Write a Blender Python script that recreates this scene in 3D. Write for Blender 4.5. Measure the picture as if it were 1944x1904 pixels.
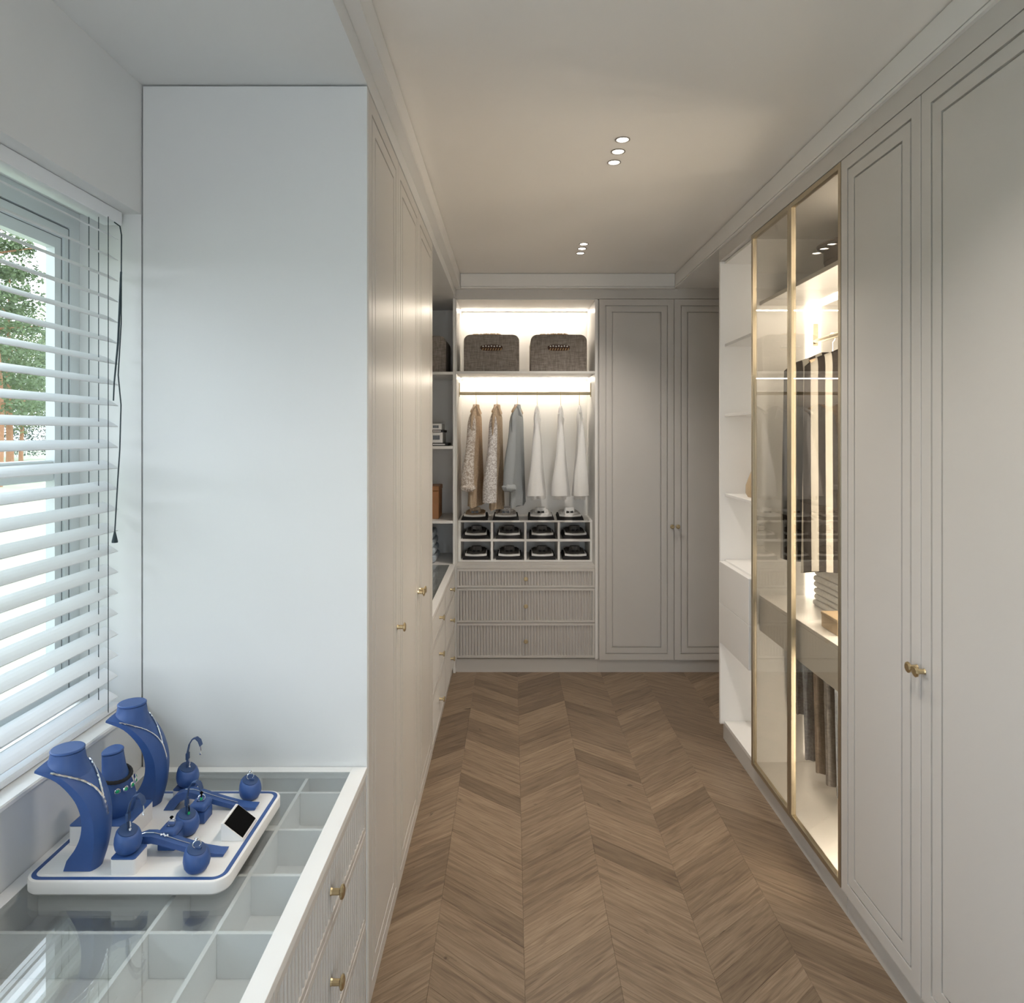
import bpy, bmesh, math, random
from mathutils import Vector, Matrix
random.seed(7)
for o in list(bpy.data.objects): bpy.data.objects.remove(o)
sc = bpy.context.scene
COL = sc.collection

# ------------------------------------------------------------------ camera
FPX = 1296.0                                   # focal length in pixels of the 1944 px wide frame
cam_d = bpy.data.cameras.new('camera'); cam = bpy.data.objects.new('camera', cam_d); COL.objects.link(cam)
cam_d.sensor_fit = 'HORIZONTAL'; cam_d.sensor_width = 36.0; cam_d.lens = 36.0 * FPX / 1944.0
cam_d.shift_x = 0.0; cam_d.shift_y = -127.0 / 1944.0
cam_d.clip_start = 0.02; cam_d.clip_end = 300
cam.location = (0, 0, 1.70); cam.rotation_euler = (math.pi / 2, 0, 0)
sc.camera = cam

# ------------------------------------------------------------------ world, exposure
SKY = 3.95          # overcast sky
SPOT_W = 20.0      # each ceiling downlight
w = bpy.data.worlds.new('world'); sc.world = w; w.use_nodes = True
nt = w.node_tree; nt.nodes.clear()
wo = nt.nodes.new('ShaderNodeOutputWorld'); bg = nt.nodes.new('ShaderNodeBackground')
tc = nt.nodes.new('ShaderNodeTexCoord'); sep = nt.nodes.new('ShaderNodeSeparateXYZ')
rmp = nt.nodes.new('ShaderNodeValToRGB')
rmp.color_ramp.elements[0].position = 0.0; rmp.color_ramp.elements[0].color = (0.90, 0.95, 1.0, 1)
rmp.color_ramp.elements[1].position = 1.0; rmp.color_ramp.elements[1].color = (0.70, 0.86, 1.0, 1)
nt.links.new(tc.outputs['Generated'], sep.inputs[0]); nt.links.new(sep.outputs['Z'], rmp.inputs[0])
nt.links.new(rmp.outputs[0], bg.inputs[0]); bg.inputs[1].default_value = SKY
nt.links.new(bg.outputs[0], wo.inputs[0])
vs = sc.view_settings
vs.view_transform = 'Standard'; vs.look = 'None'; vs.gamma = 1.0; vs.use_curve_mapping = False
vs.exposure = 0.18
cy = sc.cycles
cy.use_denoising = True; cy.use_light_tree = False
try: cy.denoiser = 'OPENIMAGEDENOISE'
except Exception: pass
cy.max_bounces = 8; cy.diffuse_bounces = 5; cy.glossy_bounces = 5; cy.transmission_bounces = 6; cy.transparent_max_bounces = 16
cy.use_adaptive_sampling = True; cy.adaptive_threshold = 0.10; cy.adaptive_min_samples = 20
cy.sample_clamp_indirect = 6.0; cy.caustics_reflective = False; cy.caustics_refractive = False

# ------------------------------------------------------------------ key planes (metres; camera at x=0, y=0)
XL, XR = -0.402, 1.160          # door planes of the left and right runs
XW = -1.029                     # window wall
YP = 1.8945                     # far side of the window alcove
YB = 4.862                      # front plane of the back run
YBB = 5.366                     # back panel of the back run
ZD0, ZD1 = 0.10, 2.664          # door bottom and top
ZS, ZC = 2.742, 2.837           # soffit, ceiling
ZA = 2.672                      # alcove ceiling
ZT = 0.779                      # dresser top

# ================================================================== helpers
def srgb(r, g, b):
    def f(c):
        c /= 255.0
        return c / 12.92 if c <= 0.04045 else ((c + 0.055) / 1.055) ** 2.4
    return (f(r), f(g), f(b), 1)

def newmat(name):
    m = bpy.data.materials.new(name); m.use_nodes = True
    n = m.node_tree; b = n.nodes['Principled BSDF']
    return m, n, b

def N(n, t, **kw):
    x = n.nodes.new(t)
    for k, v in kw.items(): setattr(x, k, v)
    return x

def paint(name, col, rough=0.4, metal=0.0, var=0.03, scale=6.0, bump=0.0, bscale=300.0, spec=0.5, coat=0.0, sheen=0.0, trans=None):
    m, n, b = newmat(name)
    b.inputs['Roughness'].default_value = rough; b.inputs['Metallic'].default_value = metal
    b.inputs['Specular IOR Level'].default_value = spec
    b.inputs['Coat Weight'].default_value = coat; b.inputs['Sheen Weight'].default_value = sheen
    t = N(n, 'ShaderNodeTexCoord'); nz = N(n, 'ShaderNodeTexNoise'); nz.inputs['Scale'].default_value = scale
    nz.inputs['Detail'].default_value = 4
    mx = N(n, 'ShaderNodeMix', data_type='RGBA')
    mx.inputs[6].default_value = tuple(c * (1 - var) for c in col[:3]) + (1,)
    mx.inputs[7].default_value = tuple(min(1, c * (1 + var)) for c in col[:3]) + (1,)
    n.links.new(t.outputs['Object'], nz.inputs['Vector']); n.links.new(nz.outputs['Fac'], mx.inputs[0])
    n.links.new(mx.outputs[2], b.inputs['Base Color'])
    if bump:
        n2 = N(n, 'ShaderNodeTexNoise'); n2.inputs['Scale'].default_value = bscale
        bp = N(n, 'ShaderNodeBump'); bp.inputs['Strength'].default_value = bump; bp.inputs['Distance'].default_value = 0.002
        n.links.new(t.outputs['Object'], n2.inputs['Vector']); n.links.new(n2.outputs['Fac'], bp.inputs['Height'])
        n.links.new(bp.outputs['Normal'], b.inputs['Normal'])
    return m

def emit(name, col, strength):
    m, n, b = newmat(name)
    b.inputs['Base Color'].default_value = (0.8, 0.8, 0.8, 1)
    b.inputs['Emission Color'].default_value = col; b.inputs['Emission Strength'].default_value = strength
    return m

def glass(name, tint, r0=0.05, rough=0.0):
    m, n, b = newmat(name); n.nodes.remove(b)
    out = n.nodes['Material Output']
    lw = N(n, 'ShaderNodeLayerWeight'); lw.inputs['Blend'].default_value = 0.5
    p = N(n, 'ShaderNodeMath', operation='POWER'); p.inputs[1].default_value = 5.0
    ma = N(n, 'ShaderNodeMath', operation='MULTIPLY_ADD'); ma.inputs[1].default_value = 1 - r0; ma.inputs[2].default_value = r0
    tr = N(n, 'ShaderNodeBsdfTransparent'); tr.inputs[0].default_value = tint
    gl = N(n, 'ShaderNodeBsdfGlossy'); gl.inputs['Roughness'].default_value = rough
    mx = N(n, 'ShaderNodeMixShader')
    n.links.new(lw.outputs['Facing'], p.inputs[0]); n.links.new(p.outputs[0], ma.inputs[0]); n.links.new(ma.outputs[0], mx.inputs[0])
    n.links.new(tr.outputs[0], mx.inputs[1]); n.links.new(gl.outputs[0], mx.inputs[2]); n.links.new(mx.outputs[0], out.inputs[0])
    return m

def fabric(name, c1, c2, scale=60.0, kind='weave', rough=0.9, lo=0.35, hi=0.65, trans=0.0):
    """woven / lace / check / stripe cloth"""
    m, n, b = newmat(name); b.inputs['Roughness'].default_value = rough; b.inputs['Specular IOR Level'].default_value = 0.2
    t = N(n, 'ShaderNodeTexCoord'); r = N(n, 'ShaderNodeValToRGB')
    r.color_ramp.elements[0].position = lo; r.color_ramp.elements[0].color = c1
    r.color_ramp.elements[1].position = hi; r.color_ramp.elements[1].color = c2
    if kind == 'weave':
        fs = []
        for sx, sz in ((1, 0.12), (0.12, 1)):
            mp = N(n, 'ShaderNodeMapping'); mp.inputs['Scale'].default_value = (sx * scale, scale * 0.5, sz * scale)
            nz = N(n, 'ShaderNodeTexNoise'); nz.inputs['Scale'].default_value = 3.0; nz.inputs['Detail'].default_value = 3
            n.links.new(t.outputs['Object'], mp.inputs[0]); n.links.new(mp.outputs[0], nz.inputs['Vector']); fs.append(nz)
        a = N(n, 'ShaderNodeMath', operation='ADD'); h = N(n, 'ShaderNodeMath', operation='MULTIPLY'); h.inputs[1].default_value = 0.5
        n.links.new(fs[0].outputs['Fac'], a.inputs[0]); n.links.new(fs[1].outputs['Fac'], a.inputs[1]); n.links.new(a.outputs[0], h.inputs[0]); src = h.outputs[0]
    elif kind == 'lace':
        nz = N(n, 'ShaderNodeTexNoise'); nz.inputs['Scale'].default_value = scale; nz.inputs['Detail'].default_value = 5; nz.inputs['Distortion'].default_value = 2.2
        n.links.new(t.outputs['Object'], nz.inputs['Vector']); src = nz.outputs['Fac']
    elif kind == 'check':
        ck = N(n, 'ShaderNodeTexChecker'); ck.inputs['Scale'].default_value = scale
        n.links.new(t.outputs['Object'], ck.inputs['Vector']); src = ck.outputs['Fac']
    else:   # stripes across object X
        s = N(n, 'ShaderNodeSeparateXYZ'); mu = N(n, 'ShaderNodeMath', operation='MULTIPLY'); mu.inputs[1].default_value = scale
        fr = N(n, 'ShaderNodeMath', operation='FRACT')
        n.links.new(t.outputs['Object'], s.inputs[0]); n.links.new(s.outputs['X'], mu.inputs[0]); n.links.new(mu.outputs[0], fr.inputs[0]); src = fr.outputs[0]
    n.links.new(src, r.inputs[0]); n.links.new(r.outputs[0], b.inputs['Base Color'])
    bp = N(n, 'ShaderNodeBump'); bp.inputs['Strength'].default_value = 0.25; bp.inputs['Distance'].default_value = 0.003
    n.links.new(src, bp.inputs['Height']); n.links.new(bp.outputs['Normal'], b.inputs['Normal'])
    if trans:
        out = n.nodes['Material Output']; tl = N(n, 'ShaderNodeBsdfTranslucent'); mx = N(n, 'ShaderNodeMixShader'); mx.inputs[0].default_value = trans
        n.links.new(r.outputs[0], tl.inputs[0]); n.links.new(b.outputs[0], mx.inputs[1]); n.links.new(tl.outputs[0], mx.inputs[2]); n.links.new(mx.outputs[0], out.inputs[0])
    return m

def wood_floor():
    m, n, b = newmat('oak_floor')
    b.inputs['Roughness'].default_value = 0.42; b.inputs['Specular IOR Level'].default_value = 0.35
    t = N(n, 'ShaderNodeTexCoord'); oi = N(n, 'ShaderNodeObjectInfo')
    off = N(n, 'ShaderNodeVectorMath', operation='SCALE'); off.inputs[3].default_value = 37.0
    cb = N(n, 'ShaderNodeCombineXYZ')
    n.links.new(oi.outputs['Random'], cb.inputs[0]); n.links.new(oi.outputs['Random'], cb.inputs[1]); n.links.new(cb.outputs[0], off.inputs[0])
    ad = N(n, 'ShaderNodeVectorMath', operation='ADD'); n.links.new(t.outputs['Object'], ad.inputs[0]); n.links.new(off.outputs[0], ad.inputs[1])
    def noise(sx, sy, sc_, det, dist):
        mp = N(n, 'ShaderNodeMapping'); mp.inputs['Scale'].default_value = (sx, sy, 1)
        z = N(n, 'ShaderNodeTexNoise'); z.inputs['Scale'].default_value = sc_; z.inputs['Detail'].default_value = det; z.inputs['Distortion'].default_value = dist
        n.links.new(ad.outputs[0], mp.inputs[0]); n.links.new(mp.outputs[0], z.inputs['Vector']); return z
    g1 = noise(1.5, 24, 2.6, 8, 1.1)       # broad figure
    g2 = noise(7, 230, 2.0, 4, 0.4)        # fine grain
    g3 = noise(5, 11, 2.0, 3, 0.5)         # knots
    r1 = N(n, 'ShaderNodeValToRGB'); e = r1.color_ramp.elements
    e[0].position = 0.30; e[0].color = (0.155, 0.108, 0.073, 1); e[1].position = 0.68; e[1].color = (0.290, 0.219, 0.154, 1)
    x = r1.color_ramp.elements.new(0.48); x.color = (0.230, 0.168, 0.114, 1)
    n.links.new(g1.outputs['Fac'], r1.inputs[0])
    r2 = N(n, 'ShaderNodeValToRGB'); e = r2.color_ramp.elements
    e[0].position = 0.34; e[0].color = (0.62, 0.60, 0.58, 1); e[1].position = 0.58; e[1].color = (1.06, 1.06, 1.06, 1)
    n.links.new(g2.outputs['Fac'], r2.inputs[0])
    m1 = N(n, 'ShaderNodeMix', data_type='RGBA', blend_type='MULTIPLY'); m1.inputs[0].default_value = 0.50
    n.links.new(r1.outputs[0], m1.inputs[6]); n.links.new(r2.outputs[0], m1.inputs[7])
    r3 = N(n, 'ShaderNodeValToRGB'); e = r3.color_ramp.elements
    e[0].position = 0.69; e[0].color = (1, 1, 1, 1); e[1].position = 0.77; e[1].color = (0.22, 0.18, 0.15, 1)
    n.links.new(g3.outputs['Fac'], r3.inputs[0])
    m2 = N(n, 'ShaderNodeMix', data_type='RGBA', blend_type='MULTIPLY'); m2.inputs[0].default_value = 0.9
    n.links.new(m1.outputs[2], m2.inputs[6]); n.links.new(r3.outputs[0], m2.inputs[7])
    r4 = N(n, 'ShaderNodeValToRGB'); e = r4.color_ramp.elements
    e[0].color = (0.70, 0.68, 0.66, 1); e[1].color = (1.15, 1.14, 1.13, 1)
    n.links.new(oi.outputs['Random'], r4.inputs[0])
    m3 = N(n, 'ShaderNodeMix', data_type='RGBA', blend_type='MULTIPLY'); m3.inputs[0].default_value = 1.0
    n.links.new(m2.outputs[2], m3.inputs[6]); n.links.new(r4.outputs[0], m3.inputs[7])
    n.links.new(m3.outputs[2], b.inputs['Base Color'])
    bp = N(n, 'ShaderNodeBump'); bp.inputs['Strength'].default_value = 0.12; bp.inputs['Distance'].default_value = 0.001
    n.links.new(g2.outputs['Fac'], bp.inputs['Height']); n.links.new(bp.outputs['Normal'], b.inputs['Normal'])
    return m

M = {}
M['cab'] = paint('greige_lacquer', (0.60, 0.58, 0.555), 0.33, var=0.012, scale=3, spec=0.45)
M['white'] = paint('white_lacquer', (0.80, 0.793, 0.778), 0.38, var=0.01, scale=3, spec=0.4)
M['wall'] = paint('pale_wall_paint', (0.72, 0.725, 0.72), 0.6, var=0.012, scale=4, bump=0.03, bscale=500, spec=0.3)
M['ceil'] = paint('ceiling_paint', (0.90, 0.875, 0.835), 0.36, var=0.01, scale=2, spec=1.0)
M['dark'] = paint('seam_shadow_board', (0.10, 0.095, 0.09), 0.7)
M['brass'] = paint('brushed_brass', (0.56, 0.45, 0.27), 0.34, metal=1.0, var=0.08, scale=40)
M['champ'] = paint('champagne_metal', (0.47, 0.41, 0.30), 0.35, metal=0.9, var=0.04, scale=20)
M['railm'] = paint('pale_gold_rail', (0.66, 0.57, 0.40), 0.42, metal=0.45, var=0.04, scale=20)
M['ringm'] = paint('grey_lamp_ring', (0.30, 0.28, 0.25), 0.5, var=0.03)
M['chrome'] = paint('polished_silver', (0.86, 0.86, 0.88), 0.15, metal=1.0, var=0.05, scale=60)
M['blue'] = paint('blue_suede', (0.034, 0.088, 0.270), 0.48, var=0.10, scale=50, bump=0.05, bscale=900, spec=0.5)
M['navy'] = paint('navy_suede', (0.026, 0.060, 0.160), 0.60, var=0.10, scale=50, bump=0.05, bscale=900)
M['tray'] = paint('white_tray', (0.82, 0.80, 0.78), 0.45, var=0.01)
M['black'] = paint('black_velvet_screen', (0.003, 0.003, 0.003), 0.7, var=0.02, spec=0.05)
M['blackcloth'] = paint('black_cloth', (0.018, 0.018, 0.020), 0.9, var=0.15, scale=80)
M['green'] = paint('emerald', (0.02, 0.35, 0.14), 0.1, var=0.2, scale=100)
M['pane'] = glass('clear_window_glass', (0.97, 0.98, 0.98, 1), 0.03)
M['bronze'] = glass('bronze_glass', (0.940, 0.915, 0.865, 1), 0.095)
M['topglass'] = glass('clear_table_glass', (0.97, 0.985, 0.985, 1), 0.125)
M['led'] = emit('warm_led', (1.0, 0.88, 0.72, 1), 50.0)
M['ledw'] = emit('warm_led_profile', (1.0, 0.89, 0.75, 1), 6.0)
M['ledt'] = emit('added_top_led', (1.0, 0.88, 0.74, 1), 26.0)
M['ledb'] = emit('added_back_led', (1.0, 0.89, 0.75, 1), 34.0)
M['ledl'] = emit('added_lower_led', (1.0, 0.89, 0.75, 1), 40.0)
M['ledn'] = emit('added_near_led', (1.0, 0.89, 0.75, 1), 14.0)
M['ledc'] = emit('added_open_led', (1.0, 0.89, 0.75, 1), 6.0)
M['ledo'] = emit('warm_shelf_led', (1.0, 0.90, 0.77, 1), 4.0)
M['lamp'] = emit('downlight_lens', (1.0, 0.92, 0.82, 1), 9.0)
M['floor'] = wood_floor()
M['linen'] = fabric('taupe_linen', srgb(122, 114, 107), srgb(160, 152, 145), 60, 'weave', lo=0.38, hi=0.64)
M['lace'] = fabric('beige_lace', srgb(176, 162, 150), srgb(224, 218, 212), 44, 'lace', lo=0.44, hi=0.56)
M['lacegrey'] = fabric('grey_lace', srgb(180, 174, 172), srgb(228, 226, 226), 48, 'lace', lo=0.44, hi=0.56)
M['check'] = fabric('grey_check_cloth', srgb(148, 153, 156), srgb(176, 182, 186), 320, 'check', lo=0.3, hi=0.7)
M['beige'] = fabric('beige_cloth', srgb(170, 150, 128), srgb(200, 182, 160), 40, 'weave')
M['whitecloth'] = fabric('white_cotton', srgb(246, 247, 248), srgb(252, 252, 252), 150, 'weave', trans=0.30)
M['stripe'] = fabric('striped_cloth', srgb(40, 36, 34), srgb(172, 169, 162), 17.0, 'stripe', lo=0.49, hi=0.51)
M['towel'] = fabric('white_towelling', srgb(205, 206, 208), srgb(236, 236, 236), 120, 'weave')
M['bluetowel'] = fabric('pale_blue_towelling', srgb(150, 166, 182), srgb(214, 222, 230), 30, 'weave')
M['char'] = fabric('charcoal_wool', srgb(74, 74, 76), srgb(112, 110, 108), 60, 'weave')
M['grey'] = fabric('grey_wool', srgb(92, 98, 108), srgb(140, 146, 154), 60, 'weave')
M['brownwool'] = fabric('taupe_wool', srgb(88, 80, 72), srgb(120, 110, 100), 60, 'weave')
M['wood'] = paint('pale_hanger_wood', (0.52, 0.38, 0.25), 0.45, var=0.15, scale=25)
M['leather'] = paint('tan_leather', (0.36, 0.17, 0.07), 0.5, var=0.12, scale=18, bump=0.1, bscale=250)
M['bag'] = paint('beige_leather', (0.50, 0.38, 0.24), 0.5, var=0.08, scale=18, bump=0.1, bscale=250)
M['brownfelt'] = paint('brown_felt', (0.085, 0.062, 0.045), 0.95, var=0.1, scale=60)
M['paper'] = paint('white_card', (0.78, 0.78, 0.78), 0.6)
M['blackcard'] = paint('black_card', (0.02, 0.02, 0.022), 0.5)
M['featherdark'] = paint('dark_feather', (0.055, 0.025, 0.015), 0.7, var=0.2, scale=90)
M['feathertan'] = paint('tan_feather', (0.48, 0.30, 0.14), 0.7, var=0.2, scale=90)
M['upvc'] = paint('white_window_frame', (0.70, 0.745, 0.76), 0.4, var=0.01)
M['gasket'] = paint('grey_gasket', (0.13, 0.15, 0.16), 0.7)
M['slat'] = paint('white_slat', (0.80, 0.82, 0.84), 0.45, var=0.01)
M['cord'] = paint('dark_grey_cord', (0.035, 0.055, 0.065), 0.8)
M['lawn'] = paint('pale_lawn', (0.38, 0.40, 0.27), 0.95, var=0.25, scale=1.5)
M['bark'] = paint('red_pine_bark', (0.34, 0.17, 0.09), 0.9, var=0.3, scale=9)
M['leafa'] = paint('pine_green', (0.105, 0.150, 0.066), 0.8, var=0.5, scale=1.2)
M['leafb'] = paint('birch_green', (0.190, 0.235, 0.105), 0.8, var=0.4, scale=1.2)
M['leafc'] = paint('spruce_green', (0.085, 0.125, 0.095), 0.8, var=0.4, scale=1.2)

# ---- mesh building
def bm_new(): return bmesh.new()

def box(bm, x0, x1, y0, y1, z0, z1, bev=0.0, seg=1):
    x0, x1 = min(x0, x1), max(x0, x1); y0, y1 = min(y0, y1), max(y0, y1); z0, z1 = min(z0, z1), max(z0, z1)
    mtx = Matrix.Translation(((x0 + x1) / 2, (y0 + y1) / 2, (z0 + z1) / 2)) @ Matrix.Diagonal((x1 - x0, y1 - y0, z1 - z0, 1))
    r = bmesh.ops.create_cube(bm, size=1.0, matrix=mtx)
    if bev:
        es = set()
        for v in r['verts']: es.update(v.link_edges)
        bmesh.ops.bevel(bm, geom=list(es), offset=bev, segments=seg, profile=0.5, affect='EDGES')
    return bm

def rings_mesh(bm, rings, close=True, cap0=True, cap1=True):
    vr = [[bm.verts.new(p) for p in r] for r in rings]
    k = len(rings[0])
    for a, b in zip(vr[:-1], vr[1:]):
        for i in range(k if close else k - 1):
            j = (i + 1) % k
            try: bm.faces.new((a[i], a[j], b[j], b[i]))
            except ValueError: pass
    if cap0: bm.faces.new(vr[0][::-1])
    if cap1: bm.faces.new(vr[-1])
    return vr

def tube(bm, pts, r, n=8, caps=True, flat=1.0):
    pts = [Vector(p) for p in pts]
    rad = r if isinstance(r, (list, tuple)) else [r] * len(pts)
    T = []
    for i in range(len(pts)):
        a = pts[max(0, i - 1)]; b = pts[min(len(pts) - 1, i + 1)]
        d = (b - a); T.append(d.normalized() if d.length > 1e-9 else Vector((0, 0, 1)))
    up = Vector((0, 0, 1)) if abs(T[0].z) < 0.9 else Vector((1, 0, 0))
    u = (up - T[0] * up.dot(T[0])).normalized()
    rings = []
    for i, p in enumerate(pts):
        u = (u - T[i] * u.dot(T[i]))
        u = u.normalized() if u.length > 1e-6 else Vector((1, 0, 0))
        v = T[i].cross(u)
        rings.append([p + u * (rad[i] * math.cos(2 * math.pi * k / n)) + v * (rad[i] * flat * math.sin(2 * math.pi * k / n)) for k in range(n)])
    rings_mesh(bm, rings, True, caps, caps)
    return bm

def lathe(bm, prof, c=(0, 0, 0), axis=(0, 0, 1), n=20, shear=None):
    """prof: list of (radius, height along axis)"""
    ax = Vector(axis).normalized(); u = ax.orthogonal().normalized()
    if abs(ax.z) > 0.99: u = Vector((1, 0, 0))
    v = ax.cross(u); c = Vector(c)
    rings = []
    for r, h in prof:
        ring = []
        for k in range(n):
            a = 2 * math.pi * k / n
            p = c + ax * h + u * (r * math.cos(a)) + v * (r * math.sin(a))
            ring.append(p)
        rings.append(ring)
    rings_mesh(bm, rings, True, True, True)
    return bm

def prism(bm, poly, fn, d0, d1):
    """poly: list of (a,b); fn(a,b,d)->point"""
    rings_mesh(bm, [[fn(a, b, d0) for a, b in poly], [fn(a, b, d1) for a, b in poly]])
    return bm

def ball(bm, c, r, seg=10, scale=(1, 1, 1)):
    mtx = Matrix.Translation(c) @ Matrix.Diagonal((scale[0], scale[1], scale[2], 1))
    bmesh.ops.create_uvsphere(bm, u_segments=seg, v_segments=max(4, seg // 2 + 1), radius=r, matrix=mtx)
    return bm

def mk(name, bm, mat, parent=None, smooth=False, label=None, kind=None):
    bmesh.ops.recalc_face_normals(bm, faces=bm.faces[:])
    me = bpy.data.meshes.new(name); bm.to_mesh(me); bm.free()
    me.materials.append(M[mat] if isinstance(mat, str) else mat)
    if smooth:
        for p in me.polygons: p.use_smooth = True
        try: me.set_sharp_from_angle(angle=math.radians(38))
        except Exception: pass
    o = bpy.data.objects.new(name, me); COL.objects.link(o)
    if parent is not None:
        o.parent = parent
        o.matrix_parent_inverse = parent_matrix(parent).inverted()
    if label: o['label'] = label
    if kind: o['kind'] = kind
    return o

def parent_matrix(p):
    m = p.matrix_parent_inverse @ p.matrix_basis if p.parent else p.matrix_basis
    return parent_matrix(p.parent) @ m if p.parent else m.copy()

def thing(name, label, cat, loc=(0, 0, 0), group=None):
    o = bpy.data.objects.new(name, None); COL.objects.link(o); o.location = loc
    o.empty_display_size = 0.05
    o['label'] = label; o['category'] = cat
    if group: o['group'] = group
    return o

def tag(o, label, cat, group=None):
    o['label'] = label; o['category'] = cat
    if group: o['group'] = group
    return o

def struct(name, bm, mat, parent=None, label=None):
    o = mk(name, bm, mat, parent)
    if parent is None:
        o['kind'] = 'structure'
        if label: o['label'] = label
    return o

def copy_tree(o, parent=None):
    c = o.copy(); COL.objects.link(c)
    if parent is not None:
        mpi = o.matrix_parent_inverse.copy(); c.parent = parent; c.matrix_parent_inverse = mpi
    for ch in list(o.children): copy_tree(ch, c)
    return c

def bx(name, x0, x1, y0, y1, z0, z1, mat, parent=None, bev=0.0008, **kw):
    return mk(name, box(bm_new(), x0, x1, y0, y1, z0, z1, bev), mat, parent, **kw)

# frame maps: (u across, v up, w outwards)
def map_left(x):  return lambda u, v, w_: Vector((x + w_, u, v))
def map_right(x): return lambda u, v, w_: Vector((x - w_, u, v))
def map_back(y):  return lambda u, v, w_: Vector((u, y - w_, v))

def nested(bm, fn, u0, u1, v0, v1, prof):
    rings = []
    for ins, d in prof:
        rings.append([fn(u0 + ins, v0 + ins, d), fn(u1 - ins, v0 + ins, d), fn(u1 - ins, v1 - ins, d), fn(u0 + ins, v1 - ins, d)])
    rings_mesh(bm, rings)
    return bm

def groove_profile(t=0.02, g=(0.044, 0.090), gw=0.0075, gd=0.010):
    p = [(0.0, -t), (0.0, -0.0012), (0.0012, 0.0)]
    for a in g: p += [(a, 0.0), (a + 0.0008, -gd), (a + gw - 0.0008, -gd), (a + gw, 0.0)]
    return p

def knob_mesh(fn, u, v, r=0.0155):
    o = fn(u, v, 0.0005); ax = (fn(u, v, 1.0) - fn(u, v, 0.0))
    bm = bm_new()
    lathe(bm, [(0.0085, 0.0), (0.0072, 0.004), (0.0072, 0.020), (r * 0.75, 0.0215), (r, 0.0235), (r, 0.0275), (r * 0.72, 0.0300), (r * 0.70, 0.0300)], o, ax, 10)
    return bm

def door(parent, fn, u0, u1, v0, v1, knob=None, label=None, t=0.02):
    d = mk('door', nested(bm_new(), fn, u0 + 0.0016, u1 - 0.0016, v0, v1, groove_profile(t)), 'cab', parent, label=label)
    if knob: mk('knob', knob_mesh(fn, *knob), 'brass', d, label='round brass knob')
    return d

def fluted_drawer(parent, fn, u0, u1, v0, v1, t=0.02, knobw=0.0):
    g = 0.0016
    u0 += g; u1 -= g; v0 += g; v1 -= g; m = 0.016
    d = mk('drawer', nested(bm_new(), fn, u0, u1, v0, v1, [(0, -t), (0, -0.001), (0.001, 0), (m, 0), (m, -0.012)]), 'cab', parent)
    bm = bm_new(); a0, a1 = u0 + m, u1 - m; n = max(4, round((a1 - a0) / 0.0212)); p = (a1 - a0) / n
    for i in range(n):
        c = a0 + (i + 0.5) * p; prof = []
        for k in range(6):
            th = math.pi * k / 5
            prof.append((c - math.cos(th) * p * 0.37, -0.0118 + math.sin(th) * 0.0112))
        rings_mesh(bm, [[fn(a, v0 + m + 0.0005, w_) for a, w_ in prof], [fn(a, v1 - m - 0.0005, w_) for a, w_ in prof]], close=True)
    mk('fluted_panel', bm, 'cab', d, smooth=True, kind='stuff')
    mk('knob', knob_mesh(lambda u, v, w_: fn(u, v, w_ - 0.001), (u0 + u1) / 2, (v0 + v1) / 2), 'brass', d, label='round brass knob')
    return d

# ================================================================== THE SETTING
# floor: chevron boards
fl = bm_new(); box(fl, -1.05, 1.85, -1.55, 5.45, -0.10, -0.013)
floor = struct('floor', fl, M['floor'], label='chevron oak parquet floor')
CW, PITCH, SL = 0.2967, 0.1330, 0.2967 * 0.82
X0 = 0.0394
def board_mesh(sign):
    th = math.atan2(SL * sign, CW); g = 0.0002; ch = 0.0005
    def P(x, y, z):
        c, s = math.cos(-th), math.sin(-th); return Vector((x * c - y * s, x * s + y * c, z))
    def outline(ins, z):
        e = ins / math.cos(th)
        x0, x1 = ins, CW - ins
        f = lambda x, o: sign * SL * x / CW + o
        return [P(x0, f(x0, e), z), P(x1, f(x1, e), z), P(x1, f(x1, PITCH - e), z), P(x0, f(x0, PITCH - e), z)]
    bm = bm_new(); rings_mesh(bm, [outline(g, -0.012), outline(g, -ch), outline(g + ch, 0.0)])
    bmesh.ops.recalc_face_normals(bm, faces=bm.faces[:])
    me = bpy.data.meshes.new('board'); bm.to_mesh(me); bm.free(); me.materials.append(M['floor']); return me, th
MB = {1: board_mesh(1), -1: board_mesh(-1)}
far_bm = bm_new()
for ci in range(-4, 6):
    xc = X0 + ci * CW
    if xc + CW > 1.84 or xc < -1.1: continue
    sgn = 1 if ci % 2 == 0 else -1           # right of X0 the boards run away from the camera
    for k in range(-12, 42):
        y = k * PITCH + (0 if sgn == 1 else SL)
        ylo = min(y, y + sgn * SL)
        inview = ylo > 1.72 and xc > -0.62 and xc < 1.62 and ylo < 4.92 and not (xc > 1.2 and ylo < 3.5)
        me, th = MB[sgn]
        if inview:
            o = bpy.data.objects.new('floor_board', me); COL.objects.link(o); o.parent = floor
            o.location = (xc, y, 0); o.rotation_euler = (0, 0, th)
        elif ylo > -1.5 and ylo < 5.1:
            t = Matrix.Translation((xc, y, 0)) @ Matrix.Rotation(th, 4, 'Z')
            b2 = len(far_bm.verts); far_bm.from_mesh(me); far_bm.verts.ensure_lookup_table()
            for v in far_bm.verts[b2:]: v.co = t @ v.co
mk('floor_boards', far_bm, 'floor', floor, kind='stuff')

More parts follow.
